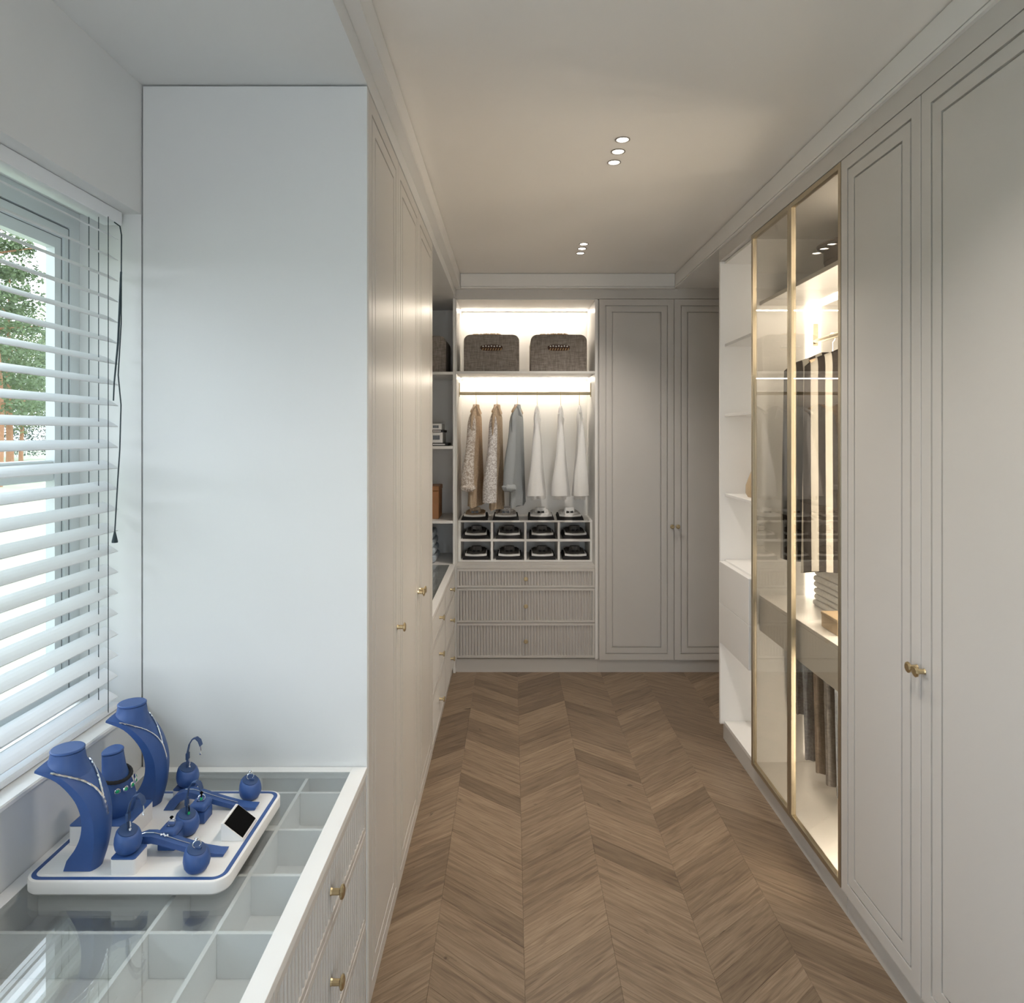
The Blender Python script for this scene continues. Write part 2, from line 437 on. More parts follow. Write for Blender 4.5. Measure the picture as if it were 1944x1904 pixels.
# ceiling, soffits
struct('ceiling', box(bm_new(), -1.30, 1.90, -1.60, 5.50, ZC, ZC + 0.10), 'ceil', label='pale raised tray ceiling')
struct('ceiling_soffit_left', box(bm_new(), -1.27, XL, -1.55, 5.42, ZA, ZC - 0.0005), 'wall')
struct('ceiling_soffit_right', box(bm_new(), XR + 0.001, 1.85, -1.55, 5.42, ZS, ZC - 0.0005), 'white')
struct('ceiling_soffit_back', box(bm_new(), XL + 0.0005, XR + 0.0005, YB, 5.42, ZS, ZC - 0.0005), 'white')
struct('trim_fascia_right', box(bm_new(), XR, 1.80, -1.5, 3.826, ZD1 + 0.003, ZS - 0.0005), 'cab')
struct('trim_fascia_back', box(bm_new(), XL + 0.001, 1.80, YB, 5.40, ZD1 + 0.003, ZS - 0.0005), 'cab')

def crown(name, poly, fn, d0, d1):
    bm = bm_new(); prism(bm, poly, fn, d0, d1); return struct(name, bm, 'white')
def crown_prof(depth, lip=0.007):
    return [(0, ZS - 0.010), (depth, ZS - 0.010), (depth, ZS - 0.001), (depth - 0.009, ZS - 0.001), (depth - 0.009, ZS + 0.004), (depth - 0.001, ZS + 0.004), (depth - 0.001, ZC - 0.0055), (depth - 0.010, ZC - 0.0055), (depth - 0.010, ZC - 0.0007), (0, ZC - 0.0007)]
crown('trim_crown_left', crown_prof(0.037), lambda a, z, d: Vector((XL + 0.0005 + a, d, z)), -1.5, 4.862)
crown('trim_crown_right', crown_prof(0.012), lambda a, z, d: Vector((XR - a, d, z)), -1.5, 4.862)
crown('trim_crown_back', crown_prof(0.055), lambda a, z, d: Vector((d, YB - 0.0003 - a, z)), XL + 0.04, XR - 0.013)

# walls
WZ0, WZ1, WY0 = 0.957, 2.311, -0.90
def wall_left():
    bm = bm_new(); xa, xb = -1.27, XW
    box(bm, xa, xb, -1.55, WY0, 0, ZA); box(bm, xa, xb, WY0, YP, 0, WZ0 - 0.014); box(bm, xa, xb, WY0, YP, WZ1, ZA - 0.0005)
    box(bm, xa, xb, YP, 5.45, 0, ZA)
    return bm
struct('wall_left', wall_left(), 'wall', label='pale wall with the window opening')
struct('wall_back', box(bm_new(), -1.03, 1.85, 5.40, 5.46, 0, 2.85), 'wall')
struct('wall_right', box(bm_new(), 1.80, 1.86, -1.55, 5.40, 0, 2.85), 'wall')
FX0, FX1, FZ0, FZ1 = -0.36, 1.12, 0.15, 2.45          # unseen window added behind the camera for fill daylight
def wall_front():
    bm = bm_new()
    box(bm, -1.27, FX0, -1.61, -1.55, 0, 2.85); box(bm, FX1, 1.86, -1.61, -1.55, 0, 2.85)
    box(bm, FX0, FX1, -1.61, -1.55, 0, FZ0); box(bm, FX0, FX1, -1.61, -1.55, FZ1, 2.85); return bm
struct('wall_front', wall_front(), 'wall')
def added_window_front():
    bm = bm_new()
    for a, b, c, d in ((FX0, FX0 + 0.06, FZ0, FZ1), (FX1 - 0.06, FX1, FZ0, FZ1), (0.35, 0.41, FZ0 + 0.06, FZ1 - 0.06), (FX0 + 0.06, FX1 - 0.06, FZ0, FZ0 + 0.06), (FX0 + 0.06, FX1 - 0.06, FZ1 - 0.06, FZ1)):
        box(bm, a, b, -1.605, -1.56, c, d)
    o = struct('added_window', bm, 'upvc', label='white framed window added behind the camera for fill daylight')
    for a, b in ((FX0 + 0.06, 0.35), (0.41, FX1 - 0.06)): bx('pane', a, b, -1.584, -1.580, FZ0 + 0.06, FZ1 - 0.06, 'pane', o, bev=0)
added_window_front()

# window
def window():
    root = mk('window_1', nested_frame(-1.22, -1.20, WY0, YP - 0.0005, 0.962, WZ1 - 0.001, 0.050, 0.039), 'upvc')
    root['kind'] = 'structure'; root['label'] = 'white framed window behind the blind'
    y0, y1, z0, z1 = WY0 + 0.040, YP - 0.0415, 1.005, 2.256
    mk('gasket', nested_frame(-1.222, -1.2028, y0 - 0.0014, y1 + 0.0014, z0 - 0.0014, z1 + 0.0014, 0.0014, 0.0014), 'gasket', root)
    # stepped sash profile
    mk('sash', nested_frame(-1.25, -1.204, y0, y1, z0, z1, 0.028, 0.016), 'upvc', root)
    mk('gasket', nested_frame(-1.25, -1.2108, y0 + 0.0162, y1 - 0.0162, z0 + 0.0282, z1 - 0.0282, 0.0012, 0.0010), 'gasket', root)
    mk('sash_bead', nested_frame(-1.236, -1.212, y0 + 0.0174, y1 - 0.0174, z0 + 0.0296, z1 - 0.0296, 0.03, 0.026), 'upvc', root)
    bx('transom', -1.262, -1.212, y0 + 0.0455, y1 - 0.0455, 1.578, 1.632, 'upvc', root, bev=0.004)
    for (a, b) in ((z0 + 0.06, 1.578), (1.632, z1 - 0.06)):
        bx('pane', -1.240, -1.2365, y0 + 0.04, y1 - 0.04, a, b, 'pane', root, bev=0)
    bx('window_sill', -1.20, -1.019, WY0, YP - 0.0005, 0.9435, 0.957, 'white', root, bev=0.003)
def nested_frame(x0, x1, y0, y1, z0, z1, fz, fy):
    bm = bm_new()
    for (a, b, c, d) in ((y0, y0 + fy, z0, z1), (y1 - fy, y1, z0, z1), (y0 + fy, y1 - fy, z0, z0 + fz), (y0 + fy, y1 - fy, z1 - fz, z1)):
        box(bm, x0, x1, a, b, c, d)
    return bm
window()

# ================================================================== BLIND
def blind():
    t = thing('venetian_blind', 'white horizontal slatted blind hanging in the window recess', 'blind', (-1.09, 0.5, 0.96))
    ye = 1.856; ys = WY0 + 0.03
    bx('headrail', -1.120, -1.0695, ys - 0.01, 1.873, 2.274, 2.3095, 'slat', t, bev=0.0015)
    xc = -1.090; half = 0.0215; tilt = math.radians(29)
    def slat_mesh():
        bm = bm_new(); rings = []
        for y in (ys, ye):
            ring = []
            for s in (-1, -0.5, 0, 0.5, 1):
                cv = 0.0016 * (1 - s * s)
                ring.append(Vector((-s * half * math.cos(tilt) - cv * -math.sin(tilt) * 0, y, s * half * math.sin(tilt) + cv + 0.0011)))
            for s in (1, 0.5, 0, -0.5, -1):
                cv = 0.0016 * (1 - s * s)
                ring.append(Vector((-s * half * math.cos(tilt), y, s * half * math.sin(tilt) + cv - 0.0011)))
            rings.append(ring)
        rings_mesh(bm, rings); bmesh.ops.recalc_face_normals(bm, faces=bm.faces[:])
        me = bpy.data.meshes.new('slat'); bm.to_mesh(me); bm.free(); me.materials.append(M['slat']); return me
    me = slat_mesh(); n = 23; z0, z1 = 0.998, 2.240
    for i in range(n):
        o = bpy.data.objects.new('slat', me); COL.objects.link(o); o.parent = t
        o.matrix_parent_inverse = Matrix.Translation(-Vector(t.location)); o.location = (xc, 0, z0 + (z1 - z0) * i / (n - 1))
    bx('bottom_rail', xc - 0.025, xc + 0.025, ys, ye, 0.9585, 0.974, 'slat', t, bev=0.003)
    for y in (-0.55, 0.2, 1.0, 1.80):
        for dx in (0.0255, -0.0255, 0.0):
            bm = bm_new(); tube(bm, [(xc + dx, y, 0.967), (xc + dx, y, 2.275)], 0.0011, 5); mk('ladder_cord', bm, 'cord', t)
    # pull cords at the right hand end, looped out under the headrail
    yy = 1.838; xq = -1.059
    pts = [(xq - 0.012, yy, 2.272), (xq + 0.001, yy + 0.004, 2.262), (xq + 0.003, yy + 0.008, 2.24), (xq + 0.002, yy + 0.008, 2.0), (xq + 0.001, yy - 0.004, 1.86), (xq + 0.004, yy + 0.004, 1.78), (xq + 0.003, yy, 1.66), (xq, yy - 0.004, 1.58), (xq, yy - 0.018, 1.44)]
    bm = bm_new(); tube(bm, pts, 0.0017, 6); mk('pull_cord', bm, 'cord', t)
    pts = [(xq + 0.002, yy + 0.008, 2.14), (xq + 0.002, yy - 0.006, 1.95), (xq + 0.001, yy - 0.022, 1.84), (xq + 0.001, yy - 0.026, 1.79)]
    bm = bm_new(); tube(bm, pts, [0.0030, 0.0030, 0.0022, 0.0020], 6); mk('pull_cord', bm, 'cord', t)
    bm = bm_new(); lathe(bm, [(0.002, 0.0), (0.0075, -0.026), (0.0075, -0.030), (0.001, -0.031)][::-1], (xq, yy - 0.018, 1.442), (0, 0, 1), 10); mk('tassel', bm, 'cord', t, smooth=True)
blind()

# ================================================================== LEFT RUN
FLm = map_left(XL)
def plinth(parent, x0, x1, y0, y1, zt=ZD0 - 0.004):
    return bx('plinth', x0, x1, y0, y1, 0.0005, zt, 'cab', parent, bev=0)

# tall single wardrobe whose side panel closes the window alcove
t = thing('tall_wardrobe', 'greige tall single-door wardrobe next to the window alcove, its broad plain side facing the camera', 'wardrobe', (-0.71, 2.15, 0))
bx('side_panel', XW + 0.0045, XL, YP, YP + 0.0185, ZD0 - 0.02, ZA - 0.005, 'wall', t)
bx('shadow_gap', XW + 0.0005, XL - 0.002, YP + 0.0110, YP + 0.0184, ZA - 0.0048, ZA - 0.0005, 'dark', t, bev=0)
bx('shadow_gap', XW + 0.0005, XW + 0.0043, YP + 0.0110, YP + 0.0184, ZT + 0.002, ZA - 0.005, 'dark', t, bev=0)
bx('body', XW + 0.002, XL - 0.0215, YP + 0.0195, 2.4125, ZD0, ZA - 0.003, 'cab', t, bev=0)
plinth(t, XW + 0.003, XL - 0.023, YP + 0.001, 2.4125, ZD0 - 0.021)
d = door(t, FLm, YP + 0.006 + 0.0135, 2.413, 0.085, ZD1, (2.388, 1.027), t=0.0205)
t = thing('tall_wardrobe', 'greige tall two-door wardrobe on the left, between the single wardrobe and the corner dresser', 'wardrobe', (-0.71, 2.93, 0))
bx('body', XW + 0.002, XL - 0.0215, 2.4135, 3.449, ZD0, ZA - 0.003, 'cab', t, bev=0)
plinth(t, XW + 0.003, XL - 0.023, 2.4135, 3.449)
door(t, FLm, 2.413, 2.939, 0.085, ZD1, (2.913, 1.027), t=0.0205)
door(t, FLm, 2.939, 3.450, 0.085, ZD1, (2.966, 1.027), t=0.0205)

def dresser(label, y0, cols, y1, divs, name='glass_top_dresser'):
    t = thing(name, label, 'dresser', (-0.71, (y0 + y1) / 2, 0))
    zb = 0.676
    xb = XW + 0.002
    bm = bm_new()
    box(bm, xb, XL - 0.0215, y0, y1, ZD0, zb - 0.006)                      # carcass below the display tray
    mk('body', bm, 'cab', t)
    bm = bm_new()
    box(bm, XL - 0.040, XL - 0.0215, y0, y1, zb, ZT - 0.019); box(bm, xb, xb + 0.018, y0, y1, zb, ZT - 0.019)
    box(bm, xb + 0.018, XL - 0.040, y0, y0 + 0.018, zb, ZT - 0.019); box(bm, xb + 0.018, XL - 0.040, y1 - 0.018, y1, zb, ZT - 0.019)
    mk('tray_rim', bm, 'white', t)
    bx('tray_floor', xb, XL - 0.0215, y0, y1, zb - 0.0055, zb - 0.0005, 'white', t, bev=0)
    plinth(t, xb, XL - 0.023, y0, y1)
    # top frame (four rails) and glass
    xi0, xi1 = -0.995, -0.442; yi0, yi1 = y0 + 0.035, y1 - 0.028
    bm = bm_new(); za, zb2 = ZT - 0.0185, ZT
    box(bm, xb, xi0, y0, y1, za, zb2, 0.0008); box(bm, xi1, XL + 0.001, y0, y1, za, zb2, 0.0008)
    box(bm, xi0, xi1, y0, yi0, za, zb2, 0.0006); box(bm, xi0, xi1, yi1, y1, za, zb2, 0.0006)
    mk('top_frame', bm, 'white', t)
    bx('glass_top', xi0 + 0.0006, xi1 - 0.0006, yi0 + 0.0006, yi1 - 0.0006, ZT - 0.008, ZT - 0.0008, 'topglass', t, bev=0)
    for x in (-0.6885, -0.560):
        bx('divider', x - 0.004, x + 0.004, y0 + 0.0185, y1 - 0.0185, zb, ZT - 0.0192, 'white', t, bev=0)
    for y in divs:
        for a, b in ((xb + 0.0185, -0.693), (-0.684, -0.5645), (-0.5555, XL - 0.0405)):
            bx('divider', a, b, y - 0.004, y + 0.004, zb, ZT - 0.0192, 'white', t, bev=0)
    for a, b in zip(cols[:-1], cols[1:]):
        for (z0, z1) in ((0.608, ZT - 0.020), (0.357, 0.607), (0.105, 0.356)):
            fluted_drawer(t, map_left(XL - 0.0005), a, b, z0, z1)
    return t
dresser('greige dresser with glass-topped display tray under the window', -0.30, (-0.30, 0.4275, 1.155, 1.882), 1.8925, [1.289 + 0.168 * k for k in range(-8, 4)])
dresser('greige fluted dresser with glass top in the far left corner', 3.4515, (3.452, 4.135, 4.820), 4.8585, [3.66 + 0.2 * k for k in range(6)])

# corner shelves above the far dresser
t = thing('corner_shelf', 'open white shelf unit in the far left corner', 'shelf', (-0.71, 5.1, 0))
bx('back_panel', XW + 0.002, XL - 0.0195, 5.34, 5.366, 0.001, ZA - 0.001, 'white', t, bev=0)
bx('side_panel', XL - 0.019, XL - 0.001, YB, 5.366, 0.001, ZA - 0.001, 'white', t)
bx('side_panel', XW + 0.001, XW + 0.019, YB, 5.339, 0.001, ZA - 0.001, 'white', t)
for z in (2.148, 1.618, 1.086, ZT - 0.003):
    bx('shelf', XW + 0.0195, XL - 0.0195, YB, 5.339, z - 0.020, z, 'white', t)

# ================================================================== BACK RUN
FB = map_back(YB)
t = thing('open_wardrobe', 'lit open wardrobe bay with hanging rail on the far wall', 'wardrobe', (0.1, 5.1, 0.75))
XI0, XI1 = -0.395, 0.591
bx('side_panel', XI1, 0.611, YB, YBB, 0.1, ZD1, 'white', t)
bx('side_panel', XL + 0.0005, XI0, YB, YBB, 0.1, ZD1, 'white', t)
bx('back_panel', XL + 0.001, 0.611, YBB + 0.0005, YBB + 0.018, 0.1, ZD1, 'white', t, bev=0)
bx('top_panel', XI0 + 0.0003, XI1 - 0.0003, YB, YBB, ZD1 - 0.004, ZD1 + 0.002, 'white', t, bev=0)
bx('shelf', XI0 + 0.0003, XI1 - 0.0003, YB, YBB - 0.0005, 2.135, 2.152, 'white', t)
for z in (ZD1 - 0.0045, 2.1345):
    s = bx('light_strip', XI0 + 0.004, XI1 - 0.004, YBB - 0.110, YBB - 0.088, z - 0.004, z, 'led', t, bev=0, label='glowing warm strip light')
ROD_Y, ROD_Z = 5.11, 2.0075
bm = bm_new(); tube(bm, [(XI0 + 0.004, ROD_Y, ROD_Z), (XI1 - 0.004, ROD_Y, ROD_Z)], 0.0118, 14); rail = mk('hanging_rail', bm, 'railm', t, smooth=True, label='brass hanging rail')
for x0, x1 in ((XI0 + 0.0003, XI0 + 0.005), (XI1 - 0.005, XI1 - 0.0003)):
    bx('rail_bracket', x0, x1, ROD_Y - 0.012, ROD_Y + 0.012, ROD_Z - 0.024, ROD_Z + 0.078, 'brass', rail)

t = thing('fluted_drawer_chest', 'built-in chest of three fluted drawers under the cubbies on the far wall', 'drawers', (0.1, 5.1, 0))
bx('body', XI0 + 0.001, XI1 - 0.001, YB + 0.021, YBB - 0.001, ZD0, 0.744, 'cab', t, bev=0)
bx('worktop', XI0 + 0.001, XI1 - 0.001, YB + 0.0005, YBB - 0.001, 0.7445, 0.7655, 'cab', t)
bx('plinth', XL - 0.03 + 0.03, 0.6115, YB + 0.023, YBB, 0.0005, 0.096, 'cab', t, bev=0)
for z0, z1 in ((0.6075, 0.7445), (0.3585, 0.6065), (0.1085, 0.3575)):
    fluted_drawer(t, FB, XI0 + 0.0005, XI1 - 0.0005, z0, z1)

CY0 = 5.012
t = thing('cubby_organizer', 'white two-row cubby organizer holding folded shirts', 'organizer', (0.1, 5.2, 0.766))
cx0, cx1 = XI0 + 0.001, XI1 - 0.001
for z0, z1 in ((1.0565, 1.070), (0.915, 0.932), (0.7665, 0.777)):
    bx('shelf', cx0, cx1, CY0, YBB - 0.001, z0, z1, 'white', t)
cub = [cx0 + (cx1 - cx0) * k / 4 for k in range(5)]
for k in range(5):
    c = min(max(cub[k], cx0 + 0.0085), cx1 - 0.0085)
    for z0, z1 in ((0.7773, 0.9147), (0.9323, 1.0562)):
        bx('divider', c - 0.0085, c + 0.0085, CY0, YBB - 0.001, z0, z1, 'white', t)

t = thing('tall_wardrobe', 'grey-beige tall two-door wardrobe on the far wall, right of the lit bay', 'wardrobe', (1.15, 5.1, 0))
bx('body', 0.612, 1.71, YB + 0.0215, YBB, ZD0, ZD1 - 0.001, 'cab', t, bev=0)
bx('plinth', 0.6125, 1.79, YB + 0.023, YBB, 0.0005, 0.096, 'cab', t, bev=0)
door(t, FB, 0.619, 1.155, 0.094, ZD1, (1.1365, 1.047))
door(t, FB, 1.155, 1.691, 0.094, ZD1, (1.1775, 1.047))

# ================================================================== RIGHT RUN
FR = map_right(XR)
def plain_wardrobe(label, y0, ym, y1):
    t = thing('tall_wardrobe', label, 'wardrobe', (1.45, (y0 + y1) / 2, 0))
    bx('body', XR + 0.0215, 1.75, y0, y1, ZD0, ZD1 - 0.001, 'cab', t, bev=0)
    plinth(t, XR + 0.023, 1.75, y0, y1)
    door(t, FR, y0, ym, ZD0, ZD1, (ym - 0.0175, 1.034)); door(t, FR, ym, y1, ZD0, ZD1, (ym + 0.0175, 1.034))
plain_wardrobe('pale grey tall two-door wardrobe in the right foreground', 1.405, 1.937, 2.408)
plain_wardrobe('pale grey tall two-door wardrobe beside the camera, outside the picture', 0.33, 0.87, 1.404)

G0, GM, G1 = 2.4095, 2.858, 3.311
t = thing('glass_wardrobe', 'lit wardrobe with two bronze glass doors in thin champagne frames', 'wardrobe', (1.45, 2.86, 0))
XB = 1.715
bx('side_panel', XR + 0.022, XB, G0, G0 + 0.016, ZD0, ZD1, 'white', t, bev=0)
bx('side_panel', XR + 0.022, XB, G1, G1 + 0.018, ZD0, ZD1, 'white', t, bev=0)
bx('back_panel', XB + 0.0003, XB + 0.015, G0, G1 + 0.018, ZD0, ZD1, 'white', t, bev=0)
bx('top_panel', XR + 0.022, XB, G0 + 0.0165, G1 - 0.0005, ZD1 - 0.016, ZD1 + 0.002, 'white', t, bev=0)
bx('bottom_panel', XR + 0.022, XB, G0 + 0.0165, G1 - 0.0005, ZD0 - 0.003, ZD0 + 0.012, 'white', t, bev=0)
plinth(t, XR + 0.023, XB, G0, G1 + 0.018)
bx('shelf', XR + 0.04, XB, G0 + 0.017, G1 - 0.0005, 2.325, 2.343, 'white', t)
dr = bx('drawer', XR + 0.04, XR + 0.059, G0 + 0.017, G1 - 0.001, 0.752, 0.905, 'white', t)
bx('drawer_top', XR + 0.04, XB, G0 + 0.017, G1 - 0.001, 0.906, 0.922, 'white', t)
bx('drawer_base', XR + 0.0595, XB, G0 + 0.017, G1 - 0.001, 0.752, 0.764, 'white', t, bev=0)
lx0, lx1 = 1.425, 1.495
bx('light_strip', lx0, lx1, G1 - 0.006, G1 - 0.0006, 0.9225, 2.3245, 'ledw', t, bev=0, label='upright glowing light strip')
bx('light_strip', lx0, lx1, G0 + 0.02, G1 - 0.0065, 2.3195, 2.3247, 'ledw', t, bev=0, label='glowing light strip under the shelf')
bx('light_strip', lx0, lx1, G0 + 0.0166, G0 + 0.021, 2.345, 2.645, 'ledt', t, bev=0, label='added upright fill strip above the shelf on the near side')  # hidden strip added to brighten the top compartment
bx('light_strip', 1.225, 1.265, G0 + 0.0166, G0 + 0.021, 0.93, 2.30, 'ledn', t, bev=0, label='added upright fill strip on the near side')  # hidden strip added to light the far panel
bx('light_strip', 1.225, 1.275, G0 + 0.0166, G0 + 0.021, 0.15, 0.745, 'ledl', t, bev=0, label='added upright fill strip on the near side')  # hidden strip added to light the section below the drawer
bx('light_strip', lx0 - 0.003, lx0 + 0.012, G1 - 0.006, G1 - 0.0006, 0.15, 0.751, 'ledw', t, bev=0, label='slim upright glowing light strip')
for yb in (2.45, 2.52, 2.60):      # unseen strips added on the back panel to warm doors and ceiling
    bx('light_strip', XB - 0.004, XB - 0.0003, yb - 0.015, yb + 0.015, 0.935, 2.31, 'ledb', t, bev=0, label='added upright fill strip on the back panel')
RZ = 2.150; RX = 1.465
bm = bm_new(); tube(bm, [(RX, G0 + 0.02, RZ), (RX, G1 - 0.0065, RZ)], 0.012, 12, flat=1.0); rail2 = mk('hanging_rail', bm, 'champ', t, smooth=True)
bx('rail_bracket', RX - 0.012, RX + 0.012, G1 - 0.020, G1 - 0.0062, RZ - 0.022, RZ + 0.085, 'champ', rail2)
bx('rail_bracket', RX - 0.012, RX + 0.012, G0 + 0.017, G0 + 0.024, RZ - 0.022, RZ + 0.085, 'champ', rail2)
for a, b in ((G0 + 0.0008, GM - 0.001), (GM + 0.001, G1 - 0.0005)):
    bm = bm_new(); fw = 0.020
    for (u0, u1, v0, v1) in ((a, a + fw, ZD0, ZD1), (b - fw, b, ZD0, ZD1), (a + fw, b - fw, ZD0, ZD0 + fw), (a + fw, b - fw, ZD1 - fw, ZD1)):
        box(bm, XR, XR + 0.020, u0, u1, v0, v1, 0.001)
    dd = mk('glass_door', bm, 'champ', t)
    bx('glass_pane', XR + 0.006, XR + 0.011, a + fw - 0.0002, b - fw + 0.0002, ZD0 + fw, ZD1 - fw, 'bronze', dd, bev=0)

O0, O1 = 3.3295, 3.806   # open shelves: an upright strip light sits on the near side panel
t = thing('open_shelf_unit', 'open white shelf unit with two drawers at the far end of the right side', 'shelf', (1.45, 3.58, 0))
bx('side_panel', XR, 1.72, O1, O1 + 0.020, 0.087, ZD1 + 0.002, 'white', t)
bx('back_panel', 1.70, 1.72, O0, O1 - 0.0005, ZD0, ZD1, 'white', t, bev=0)
bx('top_panel', XR + 0.026, 1.6995, O0, O1 - 0.0005, 2.650, ZD1 + 0.002, 'white', t)
bx('bottom_panel', XR + 0.0235, 1.6995, O0, O1 - 0.0005, 0.0865, 0.1035, 'white', t)
bx('plinth', XR + 0.023, 1.6995, O0, O1 + 0.018, 0.0005, 0.086, 'cab', t, bev=0)
for z in (2.205, 1.815, 1.3725, 1.005):
    bx('shelf', XR + 0.026, 1.6995, O0, O1 - 0.0005, z - 0.016, z, 'white', t, bev=0.0015)
bx('drawer_body', XR + 0.030, 1.6995, O0 + 0.002, O1 - 0.002, 0.560, 0.986, 'white', t, bev=0)
for z0, z1 in ((1.008, 1.354), (1.375, 1.796), (1.818, 2.186), (2.208, 2.648), (0.108, 0.545)):
    bx('light_strip', 1.44, 1.48, O0 + 0.0003, O0 + 0.005, z0, z1, 'ledo', t, bev=0, label='upright glowing light strip')
    bx('light_strip', 1.6955, 1.6993, 3.545, 3.575, z0, z1, 'ledc', t, bev=0, label='added upright fill strip on the back panel')  # unseen back strips added to brighten the rear of the room
for z0, z1 in ((0.7715, 0.996), (0.548, 0.7695)):
    bx('drawer', XR - 0.006, XR + 0.0255, O0 + 0.0005, O1 - 0.001, z0, z1, 'white', t, bev=0.0015)

# ================================================================== CEILING SPOTS
spots = [(0.426, 2.63, 'nearest of the front row of three'), (0.426, 2.741, 'middle one of the front row of three'), (0.426, 2.850, 'farthest of the front row of three'),
         (0.428, 4.07, 'nearest of the rear row of three'), (0.428, 4.17, 'middle one of the rear row of three'), (0.428, 4.275, 'farthest of the rear row of three'),
         (0.426, 1.19, 'nearest of the added fill row above the camera'), (0.426, 1.30, 'middle one of the added fill row above the camera'), (0.426, 1.41, 'farthest of the added fill row above the camera')]  # last row is out of view, added to brighten the room
for x, y, which in spots:
    t = thing('ceiling_downlight', 'round recessed ceiling downlight, ' + which, 'downlight', (x, y, ZC), 'recessed downlights in the ceiling')
    bm = bm_new(); n = 28; rings = []
    for r, z in ((0.0225, 0.0), (0.0290, 0.0), (0.0292, -0.0022), (0.0275, -0.0034), (0.0245, -0.0034), (0.0225, -0.0015)):
        rings.append([Vector((x + r * math.cos(2 * math.pi * k / n), y + r * math.sin(2 * math.pi * k / n), ZC - 0.0004 + z)) for k in range(n)])
    rings.append(rings[0]); bmv = [[bm.verts.new(p) for p in rr] for rr in rings[:-1]]; bmv.append(bmv[0])
    for a, b in zip(bmv[:-1], bmv[1:]):
        for i in range(n):
            bm.faces.new((a[i], a[(i + 1) % n], b[(i + 1) % n], b[i]))
    mk('trim_ring', bm, 'ringm', t, smooth=True)
    bm = bm_new(); lathe(bm, [(0.0220, -0.0012), (0.0220, -0.0004)], (x, y, ZC), (0, 0, 1), 24); mk('lens', bm, 'lamp', t, label='glowing lens')
    sd = bpy.data.lights.new('downlight_lamp', 'SPOT'); sd.energy = SPOT_W; sd.color = (1.0, 0.91, 0.80); sd.spot_size = math.radians(116); sd.spot_blend = 1.0; sd.shadow_soft_size = 0.02
    so = bpy.data.objects.new('downlight_lamp', sd); COL.objects.link(so); so.location = (x, y, ZC - 0.012); so.parent = t; so.matrix_parent_inverse = Matrix.Translation(-Vector(t.location))

# ================================================================== FABRIC BOXES
def arch_poly(x0, x1, z0, z1, r, n=7):
    p = [(x0, z0), (x1, z0)]
    for k in range(n + 1):
        a = math.pi / 2 * k / n; p.append((x1 - r + r * math.cos(a), z1 - r + r * math.sin(a)))
    for k in range(n + 1):
        a = math.pi / 2 + math.pi / 2 * k / n; p.append((x0 + r + r * math.cos(a), z1 - r + r * math.sin(a)))
    return p
def linen_box(label, x0, x1, yf, z0, h=0.264, feather=True):
    z0 += 0.0006
    t = thing('storage_box', label, 'box', ((x0 + x1) / 2, yf + 0.18, z0), 'linen storage boxes')
    bm = bm_new(); prism(bm, arch_poly(x0, x1, z0, z0 + h, 0.046), lambda a, b, d: Vector((a, d, b)), yf, yf + 0.36)
    bmesh.ops.bevel(bm, geom=[e for e in bm.edges if abs(e.verts[0].co.y - e.verts[1].co.y) < 1e-6], offset=0.004, segments=2, affect='EDGES', profile=0.5)
    mk('body', bm, 'linen', t, smooth=True)
    if feather:
        cx = (x0 + x1) / 2; cz = z0 + h - 0.094; hw, hh = 0.080, 0.022
        bm = bm_new(); pts = []
        for k in range(24):
            a = 2 * math.pi * k / 24; q = abs(math.cos(a)) ** 0.6 * (1 if math.cos(a) > 0 else -1); s = abs(math.sin(a)) ** 0.7 * (1 if math.sin(a) > 0 else -1)
            pts.append((cx + hw * q, cz + hh * s))
        prism(bm, pts, lambda a, b, d: Vector((a, d, b)), yf - 0.002, yf - 0.0002); f = mk('feather', bm, 'featherdark', t, label='dark brown spotted feather')
        bm = bm_new()
        for k in range(8):
            xx = cx - hw + 0.018 + k * 0.0185
            prism(bm, [(xx, cz - 0.004), (xx + 0.007, cz - 0.002), (xx + 0.001, cz - hh + 0.003), (xx - 0.006, cz - hh + 0.003)], lambda a, b, d: Vector((a, d, b)), yf - 0.0045, yf - 0.0021)
        mk('barbs', bm, 'feathertan', f, label='tan barbs')
        bm = bm_new()
        for k in range(7):
            ball(bm, (cx - hw + 0.020 + k * 0.0200, yf - 0.003, cz + 0.010 + 0.002 * (k % 2)), 0.0062, 8, (1, 0.35, 0.8))
        mk('spots', bm, 'paper', f, smooth=True, label='cream spots')
        bm = bm_new(); rnd = random.Random(3)
        for k in range(26):
            xx = cx - 0.135 + k * 0.0078; hgt = 0.004 + 0.009 * rnd.random() * (1 if k > 10 else 0.6)
            box(bm, xx, xx + 0.0066, yf + 0.006, yf + 0.05, z0 + h - 0.0005, z0 + h + hgt)
        mk('feather_fringe', bm, 'feathertan', t, label='tan feather fringe along the lid')
    return t
linen_box('grey linen storage box on the left of the lit top shelf', -0.346, 0.052, 4.895, 2.152)
linen_box('grey linen storage box on the right of the lit top shelf', 0.134, 0.537, 4.895, 2.152)
linen_box('grey linen storage box on the dim shelf in the left corner', -0.86, -0.476, 4.93, 2.148, feather=False)

